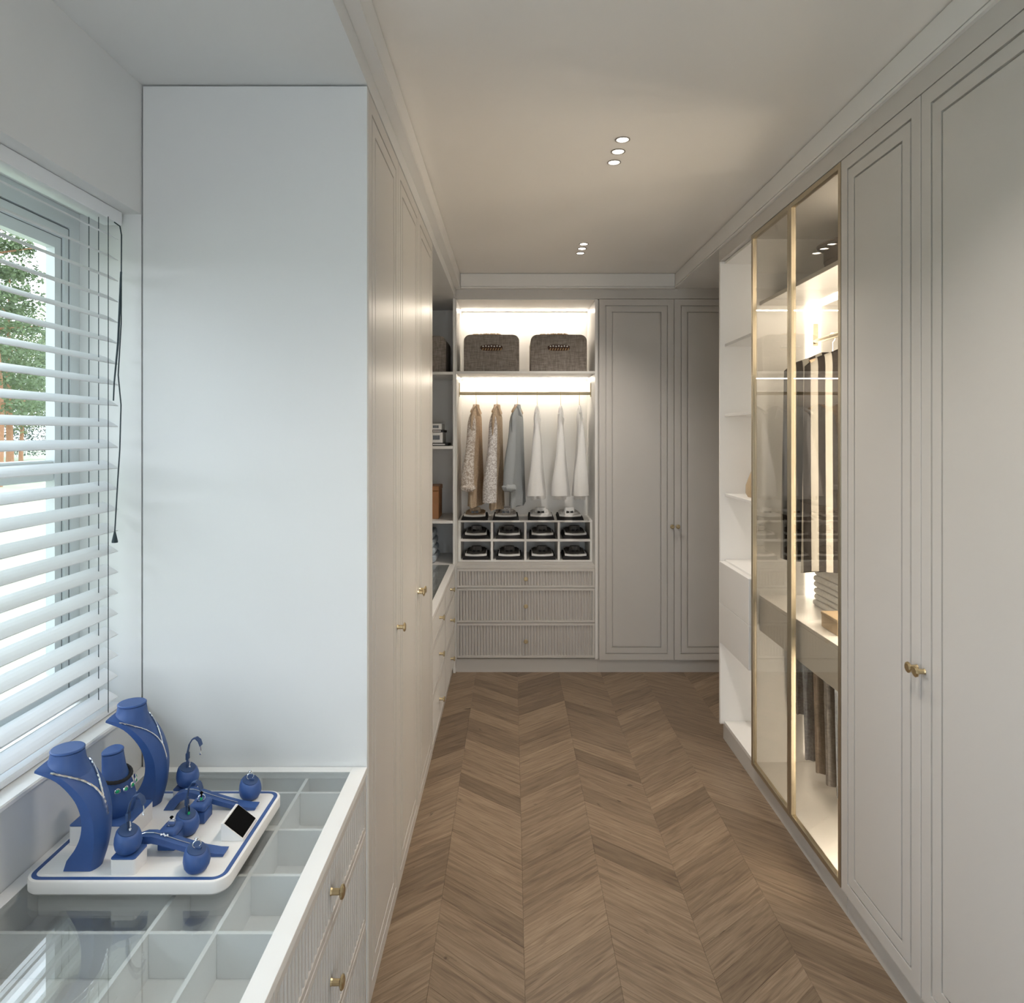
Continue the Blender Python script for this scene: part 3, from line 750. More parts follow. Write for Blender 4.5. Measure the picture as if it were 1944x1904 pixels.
# corner shelf contents
z = 1.6186
for nm, x1, h, m_, lab, cat in (('flat_box', -0.462, 0.021, 'blackcard', 'flat black box at the bottom of the corner shelf stack', 'box'), ('white_box', -0.500, 0.076, 'paper', 'thick white box in the middle of the corner shelf stack', 'box'),
                        ('flat_box', -0.492, 0.017, 'blackcard', 'thin black box below the topmost white box on the corner shelf', 'box'), ('white_box', -0.508, 0.044, 'paper', 'white box on top of the corner shelf stack', 'box')):
    t = thing(nm, lab, cat, (-0.65, 5.03, z))
    bx('body', -0.80, x1, 4.915, 5.15, z, z + h, m_, t, bev=0.002)
    bx('name_plate', -0.57, x1 - 0.020, 4.9125, 4.9147, z + h * 0.3, z + h * 0.72, 'paper' if m_ == 'blackcard' else 'grey', t, bev=0)
    z += h + 0.0006
t = thing('leather_box', 'tan leather box standing on the corner shelf', 'box', (-0.66, 5.08, 1.0866))
bx('body', -0.78, -0.532, 4.96, 5.20, 1.0866, 1.290, 'leather', t, bev=0.004)
bx('lid', -0.783, -0.529, 4.957, 5.203, 1.2905, 1.325, 'leather', t, bev=0.004)
for k in range(4):
    zz = ZT + 0.0005 - 0.003 + k * 0.0555 + 0.0002
    bm = bm_new(); box(bm, -0.86, -0.548 - 0.006 * k, 4.90 + 0.004 * k, 5.20, zz, zz + 0.055, 0.022, 4)
    tag(mk('folded_blanket', bm, 'bluetowel', None, smooth=True), ('bottom', 'second lowest', 'second highest', 'top')[k] + ' pale blue folded blanket of the stack in the left corner', 'blanket', 'folded blankets in the corner')

# ================================================================== HANGERS AND SHIRTS ON THE FAR WALL
def hanger(x, y, zr, rot, label, group, drop=0.075, half=0.19, wood='wood', hookmat='brass', along='y'):
    """zr: rail centre height"""
    t = thing('clothes_hanger', label, 'hanger', (x, y, zr), group)
    R = Matrix.Translation((x, y, 0)) @ Matrix.Rotation(rot, 4, 'Z')
    hr = 0.0146; pts = []
    for k in range(11):
        a = math.radians(-20 + 20 * k * 1.0)
        pts.append(R @ Vector((0, hr * math.cos(a), zr + hr * math.sin(a) - 0.0005)))
    pts = pts[::-1]
    pts = [R @ Vector((0, 0, zr - drop)), R @ Vector((0, 0, zr - 0.028)), R @ Vector((0, -0.008, zr - 0.019))] + pts[1:]
    bm = bm_new(); tube(bm, pts, 0.0016, 6); mk('hook', bm, hookmat, t, smooth=True)
    pp = []; rr = []
    for k in range(-8, 9):
        s = k / 8.0; pp.append(R @ Vector((0, half * s, zr - drop - 0.012 - 0.055 * abs(s) ** 1.4))); rr.append(0.011 - 0.002 * abs(s))
    bm = bm_new(); tube(bm, pp, rr, 8, flat=0.8); mk('bar', bm, wood, t, smooth=True)
    return t

def shirt_body(R, ztop, zbot, a0, a1, b_sh, b_bot, seed, lean=0.0, n=36, sheer=0.0):
    rnd = random.Random(seed); ph = [rnd.random() * 6.28 for _ in range(4)]
    bm = bm_new(); rings = []; L = ztop - zbot
    prof = [(0.0, 0.26, 0.014), (0.020, 0.45, 0.017), (0.050, 0.82, 0.020), (0.085, 1.0, 0.023)]
    hs = [p[0] for p in prof] + [0.085 + (L - 0.085) * k / 14 for k in range(1, 15)]
    for i, h in enumerate(hs):
        if i < 4: b = b_sh * prof[i][1]; a = prof[i][2]
        else:
            q = (h - 0.085) / (L - 0.085); b = b_sh + (b_bot - b_sh) * q; a = a0 + (a1 - a0) * q ** 1.3
        q = h / L; ring = []
        for k in range(n):
            th = 2 * math.pi * k / n
            f = 1 + 0.22 * q * math.sin(5 * th + ph[0]) + 0.14 * q * math.sin(9 * th + ph[1])
            xx = a * math.cos(th) * f + lean * h; yy = b * math.sin(th)
            ring.append(R @ Vector((xx, yy, ztop - h + 0.006 * q * math.sin(4 * th + ph[2]))))
        rings.append(ring)
    rings_mesh(bm, rings, True, True, True); return bm

def sleeve(R, z0, z1, y0, y1, x0, x1, r0, r1, seed):
    rnd = random.Random(seed); pts = []; rad = []
    for k in range(15):
        q = k / 14.0
        pts.append(R @ Vector((x0 + (x1 - x0) * q + 0.006 * math.sin(5 * q), y0 + (y1 - y0) * math.sin(q * 1.57), z0 + (z1 - z0) * q)))
        rad.append((r0 + (r1 - r0) * q) * (1 + 0.08 * math.sin(9 * q + seed)) * (0.25, 0.72, 0.94)[min(k, 2)] if k < 3 else (r0 + (r1 - r0) * q) * (1 + 0.08 * math.sin(9 * q + seed)))
    bm = bm_new(); tube(bm, pts, rad, 14, flat=0.75); return bm

GH = 'hangers on the brass rail'
fancy = [(-0.268, 'beige lace shirt with rolled cuff, leftmost on the brass rail', 'lace', 'beige', 1.176, 1.305, True),
         (-0.112, 'long grey lace blouse, second from left on the brass rail', 'lacegrey', 'beige', 1.155, 1.19, False),
         (0.041, 'grey checked shirt with rolled cuff, third from left on the brass rail', 'check', 'check', 1.176, 1.305, True)]
for i, (x, lab, ms, mbod, zb, zc, roll) in enumerate(fancy):
    rot = math.radians((-8, -9, -12)[i])
    hanger(x, ROD_Y, ROD_Z, rot, 'pale hanger with brass hook holding the ' + ('beige lace shirt', 'grey lace blouse', 'grey checked shirt')[i], GH)
    R = Matrix.Translation((x, ROD_Y, 0)) @ Matrix.Rotation(rot, 4, 'Z')
    t = thing('shirt', lab, 'shirt', (x, ROD_Y, zb), 'shirts on the brass rail')
    zt = ROD_Z - 0.094
    mk('body', shirt_body(R, zt, zb, 0.026, 0.044, 0.185, 0.20, 10 + i), mbod, t, smooth=True)
    mk('sleeve', sleeve(R, zt - 0.046, zc + 0.02, -0.135, -0.205, -0.004, -0.018 if roll else -0.012, 0.026, 0.044 if roll else 0.052, i), ms, t, smooth=True, label='patterned sleeve')
    if roll:
        bm = bm_new(); c = R @ Vector((-0.018, -0.205, zc + 0.012)); mtx = Matrix.Translation(c) @ Matrix.Diagonal((1.12, 1.0, 0.62, 1))
        bmesh.ops.create_uvsphere(bm, u_segments=16, v_segments=10, radius=0.049, matrix=mtx)
        for v in bm.verts: v.co += Vector((0.004 * math.sin(v.co.z * 260), 0.003 * math.sin(v.co.x * 200), 0.003 * math.sin(v.co.x * 160)))
        mk('cuff', bm, ms, t, smooth=True, label='rolled cuff')
    # collar
    bm = bm_new(); rings = []
    for r, h in ((0.050, -0.030), (0.046, -0.006), (0.043, 0.008), (0.039, 0.006), (0.040, -0.02)):
        rings.append([R @ Vector((0.52 * r * math.cos(2 * math.pi * k / 18), r * math.sin(2 * math.pi * k / 18), zt + 0.002 + h)) for k in range(18)])
    rings_mesh(bm, rings, True, False, False); mk('collar', bm, mbod, t, smooth=True)
    bm = bm_new(); prism(bm, [(-0.012, 0.012), (0.020, -0.01), (0.048, -0.085), (0.020, -0.070), (0.002, -0.03)], lambda a, b, d: R @ Vector((a, d, zt + b)), -0.062, -0.050); mk('lapel', bm, mbod, t, label='open collar point')
for i, x in enumerate((0.189, 0.365, 0.505)):
    rot = math.radians((-7, -8, -4)[i]); which = ('left', 'middle', 'right')[i]
    hanger(x, ROD_Y, ROD_Z, rot, 'cream hanger holding the %s white blouse of the three' % which, GH, drop=0.088, wood='whitecloth')
    R = Matrix.Translation((x, ROD_Y, 0)) @ Matrix.Rotation(rot, 4, 'Z')
    t = thing('blouse', 'white cotton blouse on the brass rail, %s one of the three' % which, 'blouse', (x, ROD_Y, 1.23), 'white blouses on the brass rail')
    zt = ROD_Z - 0.110
    mk('body', shirt_body(R, zt, 1.232, 0.016, (0.058, 0.056, 0.046)[i], 0.17, 0.215, 30 + i), 'whitecloth', t, smooth=True)
    mk('sleeve', sleeve(R, zt - 0.05, 1.262, -0.125, -0.215, 0.0, 0.012, 0.012, 0.058, i + 5), 'whitecloth', t, smooth=True)
    bm = bm_new(); prism(bm, [(-0.008, 0.012), (0.010, 0.008), (0.030, -0.080), (0.014, -0.060)], lambda a, b, d: R @ Vector((a, d, zt + b)), -0.060, -0.050); mk('lapel', bm, 'whitecloth', t)

# ================================================================== FOLDED SHIRTS
def folded_shirt(xc, yf, z, label, collar, band, bow, group, dark='blackcloth'):
    z += 0.0006
    t = thing('folded_shirt', label, 'shirt', (xc, yf + 0.12, z), group)
    def lay(z0, z1, w0, w1, d0, d1, name, m_, lab=None, sag=0.0):
        bm = bm_new(); n = 9; rings = []
        for zz, ww, dd in ((z0, w0, d0), (z1, w1, d1)):
            ring = []
            for k in range(n): s = -1 + 2 * k / (n - 1); ring.append(Vector((xc + ww * s, yf + dd, zz + (sag * (s * s) if zz == z1 else sag * 0.6 * s * s))))
            for k in range(n): s = 1 - 2 * k / (n - 1); ring.append(Vector((xc + ww * s * 0.95, yf + 0.235, zz + 0.012)))
            rings.append(ring)
        rings_mesh(bm, rings); return mk(name, bm, m_, t, label=lab)
    lay(z, z + 0.022, 0.098, 0.092, 0.0, 0.016, 'body', dark)
    lay(z + 0.0222, z + 0.034, 0.080, 0.080, 0.018, 0.022, 'front_band', band, 'white folded front', 0.008)
    lay(z + 0.0345, z + 0.044, 0.076, 0.058, 0.030, 0.060, 'yoke', collar, None, 0.004)
    bm = bm_new(); rings = []
    for r, h in ((0.044, -0.004), (0.042, 0.014), (0.037, 0.040), (0.033, 0.039), (0.035, 0.004)):
        rings.append([Vector((xc + r * math.cos(2 * math.pi * k / 20), yf + 0.115 + 0.75 * r * math.sin(2 * math.pi * k / 20), z + 0.044 + h)) for k in range(20)])
    rings_mesh(bm, rings, True, False, False); mk('collar', bm, collar, t, smooth=True)
    bm = bm_new()
    for s in (-1, 1):
        prism(bm, [(0.002 * s, 0.018), (0.024 * s, 0.024), (0.026 * s, 0.006), (0.004 * s, 0.010)], lambda a, b, d: Vector((xc + a, d, z + 0.038 + b)), yf + 0.066, yf + 0.074)
    mk('bow_tie', bm, bow, t, label='bow tie')
    return t
cc = [0.5 * (a + b) for a, b in zip(cub[:-1], cub[1:])]
names = ['leftmost', 'second from left', 'third from left', 'rightmost']
topx = [-0.276, -0.046, 0.215, 0.430]
tops = [('beige', 'grey'), ('lacegrey', 'grey'), ('whitecloth', 'blackcloth'), ('whitecloth', 'blackcloth')]
for k in range(4):
    folded_shirt(topx[k], CY0 + 0.004, 1.070, ('brown-collared folded shirt with bow tie', 'grey patterned folded shirt with bow tie', 'white-collared folded shirt with bow tie', 'white-collared folded shirt with bow tie')[k] + ' on top of the organizer, ' + names[k], tops[k][0], 'whitecloth', tops[k][1], 'folded shirts on the organizer')
    folded_shirt(cc[k] + 0.004, CY0 + 0.018, 0.932, 'black folded shirt with white front in the upper cubby row, ' + names[k], 'char', 'whitecloth', 'blackcloth', 'folded shirts in the cubbies')
    folded_shirt(cc[k] + 0.004, CY0 + 0.018, 0.777, 'black folded shirt with white front in the lower cubby row, ' + names[k], 'char', 'whitecloth', 'blackcloth', 'folded shirts in the cubbies')

# ================================================================== GLASS WARDROBE CONTENTS
def xhanger(y, label):
    return hanger(RX, y, RZ, math.radians(90), label, 'wooden hangers in the glass wardrobe', drop=0.075, half=0.20, hookmat='chrome')
for i, (y, lab, lab2) in enumerate(((3.12, 'striped black and white long shirt hanging farthest back in the glass wardrobe', 'wooden hanger with the far striped shirt in the glass wardrobe'),
                              (2.90, 'striped black and white long shirt hanging nearer the front in the glass wardrobe', 'wooden hanger with the nearer striped shirt in the glass wardrobe'))):
    xhanger(y, lab2)
    R = Matrix.Translation((RX, y, 0)) @ Matrix.Rotation(math.radians(90), 4, 'Z')
    t = thing('striped_shirt', lab, 'shirt', (RX, y, 1.13), 'striped shirts in the glass wardrobe')
    mk('body', shirt_body(R, RZ - 0.075, 1.13 - 0.012 * i, 0.020, 0.030, 0.222, 0.238, 60 + i), 'stripe', t, smooth=True)
for k in range(6):
    zz = 0.9226 + k * 0.0275
    bm = bm_new(); box(bm, 1.375 + 0.004 * (k % 2), 1.64, 2.80, 3.13 - 0.005 * (k % 3), zz, zz + 0.027, 0.0115, 3)
    tag(mk('folded_towel', bm, 'towel', None, smooth=True), ('lowest', 'second lowest', 'third lowest', 'third highest', 'second highest', 'topmost')[k] + ' white folded towel of the pile in the glass wardrobe', 'towel', 'white towels in the glass wardrobe')
t = thing('card_box', 'small beige box on the drawer top in the glass wardrobe', 'box', (1.31, 2.70, 0.9226))
bx('body', 1.255, 1.36, 2.63, 2.77, 0.9226, 0.972, 'bag', t, bev=0.002); bx('lid', 1.253, 1.362, 2.628, 2.772, 0.9722, 0.985, 'bag', t, bev=0.002)
for i, (y, m_, lab) in enumerate(((3.16, 'grey', 'bluish grey trousers farthest back'), (3.06, 'grey', 'blue-grey ribbed trousers second from the back'), (2.95, 'brownwool', 'dark taupe trousers in the middle'), (2.85, 'char', 'charcoal trousers second from the front'), (2.755, 'grey', 'grey ribbed trousers nearest the front'))):
    t = thing('trousers', lab + ' under the drawer in the glass wardrobe', 'trousers', (1.42, y, 0.25), 'trousers in the glass wardrobe')
    bm = bm_new(); tube(bm, [(XR + 0.07, y, 0.735), (1.70, y, 0.735)], 0.006, 8); mk('trouser_bar', bm, 'champ', t)
    rnd = random.Random(i); zb = 0.262 - 0.004 * i + (0.16 if i == 0 else 0)
    bm = bm_new(); rings = []
    for k in range(12):
        q = k / 11.0; ring = []; n = 40
        for j in range(n):
            th = 2 * math.pi * j / n
            fx = 1.0 if True else 0
            xx = 1.405 + 0.105 * math.cos(th) * (1 - 0.12 * q); yy = y + 0.028 * math.sin(th) * (1 + 0.35 * q * math.sin(8 * th + i)) + 0.004 * math.sin(14 * th)
            ring.append(Vector((xx, yy, 0.7285 + (zb - 0.7285) * q + (0.014 * math.cos(th) if k == 11 else 0))))
        rings.append(ring)
    rings_mesh(bm, rings); mk('legs', bm, m_, t, smooth=True)
# hat and box on the top shelf
t = thing('felt_hat', 'dark brown felt hat on the top shelf of the glass wardrobe', 'hat', (1.50, 2.92, 2.3434))
bm = bm_new(); lathe(bm, [(0.175, 0.010), (0.178, 0.014), (0.12, 0.016), (0.093, 0.020), (0.088, 0.07), (0.080, 0.105), (0.055, 0.122), (0.0, 0.112)], (1.50, 2.93, 2.505), (0, 0, 1), 28)
mk('crown', bm, 'brownfelt', t, smooth=True)
bm = bm_new(); lathe(bm, [(0.092, 0.0), (0.093, 0.0), (0.091, 0.02), (0.089, 0.02)], (1.50, 2.93, 2.5265), (0, 0, 1), 28); mk('band', bm, 'blackcloth', t, smooth=True)
t2 = thing('hat_box', 'brown hat box under the felt hat in the glass wardrobe', 'box', (1.50, 2.92, 2.3434))
bm = bm_new(); lathe(bm, [(0.145, 0.0), (0.145, 0.13)], (1.50, 2.93, 2.3436), (0, 0, 1), 36); mk('body', bm, 'brownfelt', t2, smooth=True)
bm = bm_new(); lathe(bm, [(0.149, 0.1), (0.149, 0.160), (0.146, 0.1635)], (1.50, 2.93, 2.35), (0, 0, 1), 36); mk('lid', bm, 'brownfelt', t2, smooth=True)

# handbag on the open shelf
t = thing('handbag', 'beige leather handbag on the open shelf', 'bag', (1.36, 3.57, 1.373))
bm = bm_new(); rings = []
for zz, a, b in ((0, 0.115, 0.050), (0.02, 0.125, 0.060), (0.06, 0.125, 0.060), (0.12, 0.105, 0.040), (0.165, 0.085, 0.014)):
    rings.append([Vector((1.353 + a * math.copysign(abs(math.cos(th)) ** 0.6, math.cos(th)), 3.57 + b * math.copysign(abs(math.sin(th)) ** 0.6, math.sin(th)), 1.3731 + zz)) for th in [2 * math.pi * k / 28 for k in range(28)]])
rings_mesh(bm, rings); mk('body', bm, 'bag', t, smooth=True)
bm = bm_new(); tube(bm, [(1.353 + 0.05 * math.cos(a), 3.57, 1.536 + 0.075 * math.sin(a)) for a in [math.pi * k / 12 for k in range(13)]], 0.004, 8); mk('handle', bm, 'leather', t, smooth=True)

# ================================================================== JEWELLERY TRAY
ZTR = 0.808
TX0, TX1, TY0, TY1 = -0.983, -0.572, 1.361, 1.713
def rrect(x0, x1, y0, y1, r, n=7):
    p = []
    for cx, cy_, a0 in ((x1 - r, y1 - r, 0), (x0 + r, y1 - r, 90), (x0 + r, y0 + r, 180), (x1 - r, y0 + r, 270)):
        for k in range(n + 1):
            a = math.radians(a0 + 90 * k / n); p.append((cx + r * math.cos(a), cy_ + r * math.sin(a)))
    return p
def rr_rings(x0, x1, y0, y1, r, prof):
    return [[Vector((a, b, z)) for a, b in rrect(x0 + i, x1 - i, y0 + i, y1 - i, max(0.001, r - i))] for i, z in prof]
t = thing('jewellery_tray', 'white rounded tray with a blue stripe on the glass dresser top', 'tray', ((TX0 + TX1) / 2, (TY0 + TY1) / 2, ZT))
bm = bm_new(); rings_mesh(bm, rr_rings(TX0, TX1, TY0, TY1, 0.034, [(0.004, ZT + 0.0003), (0.0, ZT + 0.005), (0.0, ZTR - 0.004), (0.0012, ZTR - 0.0012), (0.004, ZTR)])); mk('body', bm, 'tray', t, smooth=True)
bm = bm_new()
ra = rr_rings(TX0, TX1, TY0, TY1, 0.034, [(0.0065, ZTR - 0.0005), (0.0065, ZTR + 0.0004), (0.0155, ZTR + 0.0004), (0.0155, ZTR - 0.0005)])
rv = [[bm.verts.new(p) for p in r] for r in ra]
for a, b in zip(rv, rv[1:] + rv[:1]):
    for i in range(len(a)):
        j = (i + 1) % len(a); bm.faces.new((a[i], a[j], b[j], b[i]))
mk('stripe', bm, 'blue', t, label='blue border stripe')

def smooth_tab(x, xs, ys):
    """cubic curve through a table of values"""
    n = len(xs); i = 0
    while i < n - 2 and x > xs[i + 1]: i += 1
    def m(k):
        a, b = max(0, k - 1), min(n - 1, k + 1); return (ys[b] - ys[a]) / (xs[b] - xs[a])
    h = xs[i + 1] - xs[i]; q = (x - xs[i]) / h
    return (2 * q**3 - 3 * q * q + 1) * ys[i] + (q**3 - 2 * q * q + q) * h * m(i) + (-2 * q**3 + 3 * q * q) * ys[i + 1] + (q**3 - q * q) * h * m(i + 1)
def bust_big(yc, label, xr=-0.861, pave=False):
    z0 = ZTR + 0.0006
    t = thing('necklace_bust', label, 'bust', (xr - 0.03, yc, z0), 'blue jewellery busts')
    S = [0, .18, .34, .50, .66, .79, .90, 1.0]
    FW = [0, 0.0096, 0.013, 0.0106, -0.003, -0.026, -0.054, -0.095]
    UP = [0, 0.0406, 0.0783, 0.1152, 0.1525, 0.1833, 0.2064, 0.218]
    WD = [0.022, 0.027, 0.031, 0.034, 0.038, 0.042, 0.046, 0.048]
    TH = [0.055, 0.0385, 0.027, 0.022, 0.017, 0.0135, 0.0105, 0.005]
    def C(s): return Vector((smooth_tab(s, S, FW), 0, smooth_tab(s, S, UP)))
    def nrm_at(s):
        d = (C(min(1, s + 0.03)) - C(max(0, s - 0.03))).normalized(); return Vector((d.z, 0, -d.x))
    def F(s, l, off=0.0):
        wd = smooth_tab(s, S, WD); p = C(s) + Vector((0, wd * l, 0)) + nrm_at(s) * (0.42 * (1 - 0.8 * s**3) * wd * (1 - l * l) + off)
        return Vector((xr + p.x, yc + p.y, z0 + p.z))
    def Bk(s, l):
        wd = smooth_tab(s, S, WD); nn = Vector((1, 0, 0)) if s < 0.03 else nrm_at(s)
        p = C(s) + Vector((0, wd * l, 0)) - nn * (smooth_tab(s, S, TH) - 0.30 * (1 - 0.8 * s**3) * wd * (1 - l * l))
        q = Vector((xr + p.x, yc + p.y, z0 + p.z)); q.z = max(q.z, z0); return q
    ns, nl = 26, 12; rings = []
    for i in range(ns + 1):
        s = i / ns; rings.append([F(s, -1 + 2 * j / nl) for j in range(nl + 1)] + [Bk(s, 1 - 2 * j / nl) for j in range(nl + 1)])
    bm = bm_new(); rings_mesh(bm, rings); mk('torso', bm, 'blue', t, smooth=True)
    cx = xr - 0.060; bm = bm_new(); rings = []
    def zsurf(fw):                       # height of the shoulder sheet below the neck
        best = min((abs(smooth_tab(k / 100.0, S, FW) - fw), k) for k in range(55, 101)); return smooth_tab(best[1] / 100.0, S, UP)
    for q, r, dx in ((0.0, 0.0455, 0.004), (0.16, 0.0420, 0.004), (0.36, 0.0375, 0.003), (0.62, 0.0340, 0.001), (1.0, 0.0315, 0)):
        ring = []
        for k in range(32):
            a = 2 * math.pi * k / 32; x_ = cx + dx + r * math.cos(a); zb = zsurf(max(-0.09, x_ - xr)) - 0.003
            ring.append(Vector((max(x_, xr - 0.0925), yc + 0.92 * r * math.sin(a), z0 + zb + (0.2370 - zb) * q)))
        rings.append(ring)
    rings_mesh(bm, rings); mk('neck', bm, 'blue', t, smooth=True)
    bm = bm_new(); lathe(bm, [(0.0300, 0.0), (0.0318, 0.0018), (0.0318, 0.0040), (0.0298, 0.0058)], (cx, yc, z0 + 0.2374), (0, 0, 1), 32); mk('neck_cap', bm, 'blue', t, smooth=True)
    # necklace draped on the chest
    tn = thing('necklace', ('pave silver necklace on the front tall bust' if pave else 'slim silver Y necklace on the rear tall bust'), 'necklace', (xr, yc, z0 + 0.1), 'silver necklaces on the busts')
    def path(pts, m=18):
        out = []
        for k in range(m + 1):
            q = k / m * (len(pts) - 1); i = min(int(q), len(pts) - 2); f = q - i
            s = pts[i][0] + (pts[i + 1][0] - pts[i][0]) * f; l = pts[i][1] + (pts[i + 1][1] - pts[i][1]) * f
            out.append(F(s, l, 0.0015))
        return out
    r = 0.0017 if pave else 0.0013
    A = [(0.93, -0.99), (0.885, -0.93), (0.83, -0.75), (0.77, -0.52), (0.69, -0.28), (0.60, -0.14)]; B = [(0.86, 0.97), (0.80, 0.72), (0.74, 0.40), (0.68, 0.10), (0.60, -0.14)]
    for P in (A, B):
        bm = bm_new(); pts = path(P); tube(bm, pts, [r * (1 + 0.35 * (k % 2)) for k in range(len(pts))], 6); mk('chain', bm, 'chrome', tn, smooth=False)
    bm = bm_new(); pts = path([(0.61, -0.15), (0.46, -0.14)], 8); tube(bm, pts, [0.0030, 0.0036, 0.003, 0.0036, 0.003, 0.0034, 0.0026, 0.003, 0.002] if pave else [0.0024, 0.0026, 0.0022, 0.002, 0.002, 0.002, 0.0022, 0.0022, 0.0016], 6); mk('pendant', bm, 'chrome', tn)
bust_big(1.415, 'tall blue necklace bust at the front left of the tray', pave=True)
bust_big(1.655, 'tall blue necklace bust at the back left of the tray')

# platform and small bust
t = thing('display_platform', 'white block with blue top carrying the short bust', 'platform', (-0.905, 1.534, ZTR), 'white display blocks')
PX0, PX1, PY0, PY1 = -0.963, -0.834, 1.482, 1.588; PH = ZTR + 0.0432
def block(t, x0, x1, y0, y1, z1, r=0.006):
    bm = bm_new(); rings_mesh(bm, rr_rings(x0, x1, y0, y1, r, [(0, ZTR + 0.0006), (0, z1 - 0.003), (0.0008, z1 - 0.0026)])); mk('body', bm, 'tray', t, smooth=True)
    bm = bm_new(); rings_mesh(bm, rr_rings(x0, x1, y0, y1, r, [(0.0002, z1 - 0.0024), (0.0002, z1 - 0.0006), (0.001, z1)])); mk('pad', bm, 'blue', t, smooth=True, label='blue padded top')
block(t, PX0, PX1, PY0, PY1, PH)
t = thing('necklace_bust', 'short blue necklace bust wearing a black choker', 'bust', (-0.885, 1.535, PH), 'blue jewellery busts')
bcx, bcy, bz = -0.893, 1.538, PH + 0.0006
def sb_ring(h, a, b, dx, n=36): return [Vector((bcx + dx + a * math.cos(2 * math.pi * k / n) * (1.0 if math.cos(2 * math.pi * k / n) > 0 else 0.55), bcy + b * math.sin(2 * math.pi * k / n), bz + h)) for k in range(n)]
SB = [(0.0, 0.036, 0.036, 0.0), (0.012, 0.040, 0.041, 0.0), (0.035, 0.040, 0.045, -0.001), (0.058, 0.034, 0.044, -0.003), (0.078, 0.027, 0.040, -0.005), (0.090, 0.025, 0.036, -0.006), (0.100, 0.0265, 0.031, -0.008), (0.118, 0.0265, 0.0275, -0.010), (0.134, 0.0255, 0.0255, -0.011)]
bm = bm_new(); rings_mesh(bm, [sb_ring(*q) for q in SB]); mk('torso', bm, 'blue', t, smooth=True)
bm = bm_new(); rings_mesh(bm, [sb_ring(0.1344, 0.0245, 0.0245, -0.011), sb_ring(0.136, 0.0262, 0.0262, -0.011), sb_ring(0.1385, 0.0262, 0.0262, -0.011), sb_ring(0.140, 0.0245, 0.0245, -0.011)]); mk('neck_cap', bm, 'blue', t, smooth=True)
tn = thing('choker', 'black choker with green drops on the short bust', 'necklace', (bcx, bcy, bz + 0.08))
bm = bm_new(); pts = []
for k in range(33):
    a = -math.pi * 0.62 + 2 * math.pi * 0.62 * k / 32; pts.append(Vector((bcx - 0.004 + 0.0325 * math.cos(a), bcy + 0.0405 * math.sin(a), bz + 0.086 - 0.010 * math.cos(a))))
tube(bm, pts, [0.0036 + 0.0006 * (k % 2) for k in range(33)], 8); mk('band', bm, 'blackcloth', tn, smooth=True)
for k in range(5):
    a = -0.90 + k * 0.44; p = Vector((bcx + 0.0015 + 0.0355 * math.cos(a), bcy + 0.043 * math.sin(a), bz + 0.066 - 0.006 * math.cos(a)))
    dirv = Vector((math.cos(a), math.sin(a), 0))
    bm = bm_new(); lathe(bm, [(0.0042, -0.0012), (0.0064, 0.0), (0.0062, 0.0014), (0.0052, 0.0022)], p, dirv, 14); d = mk('drop', bm, 'chrome', tn, smooth=True)
    bm = bm_new(); lathe(bm, [(0.0040, 0.0023), (0.0028, 0.0042), (0.0008, 0.0046)], p, dirv, 8); mk('stone', bm, 'green', d, smooth=True)

# barrel stands
def barrel_obj(t, x, y, z, s=1.0):
    bm = bm_new(); prof = [(0.0150, 0.0), (0.0198, 0.003), (0.0244, 0.011), (0.0262, 0.021), (0.0252, 0.031), (0.0225, 0.0395), (0.0190, 0.0435)]
    n = 28; rings = []
    for r, h in prof:
        k_ = max(0, (h - 0.011) / 0.0325)
        rings.append([Vector((x + s * r * math.cos(2 * math.pi * k / n), y + s * r * math.sin(2 * math.pi * k / n), z + s * (h - 0.26 * k_ * r * math.cos(2 * math.pi * k / n) - 0.2 * k_ * r * -math.sin(2 * math.pi * k / n)))) for k in range(n)])
    rings_mesh(bm, rings); mk('barrel', bm, 'blue', t, smooth=True)
    bm = bm_new(); rings = []
    for r, h in ((0.0178, 0.0439), (0.0180, 0.0450), (0.0170, 0.0454)):
        rings.append([Vector((x + s * r * math.cos(2 * math.pi * k / n), y + s * r * math.sin(2 * math.pi * k / n), z + s * (h - 0.26 * r * math.cos(2 * math.pi * k / n) - 0.2 * r * -math.sin(2 * math.pi * k / n)))) for k in range(n)])
    rings_mesh(bm, rings); mk('top_pad', bm, 'navy', t, smooth=True)
    return z + s * 0.0455
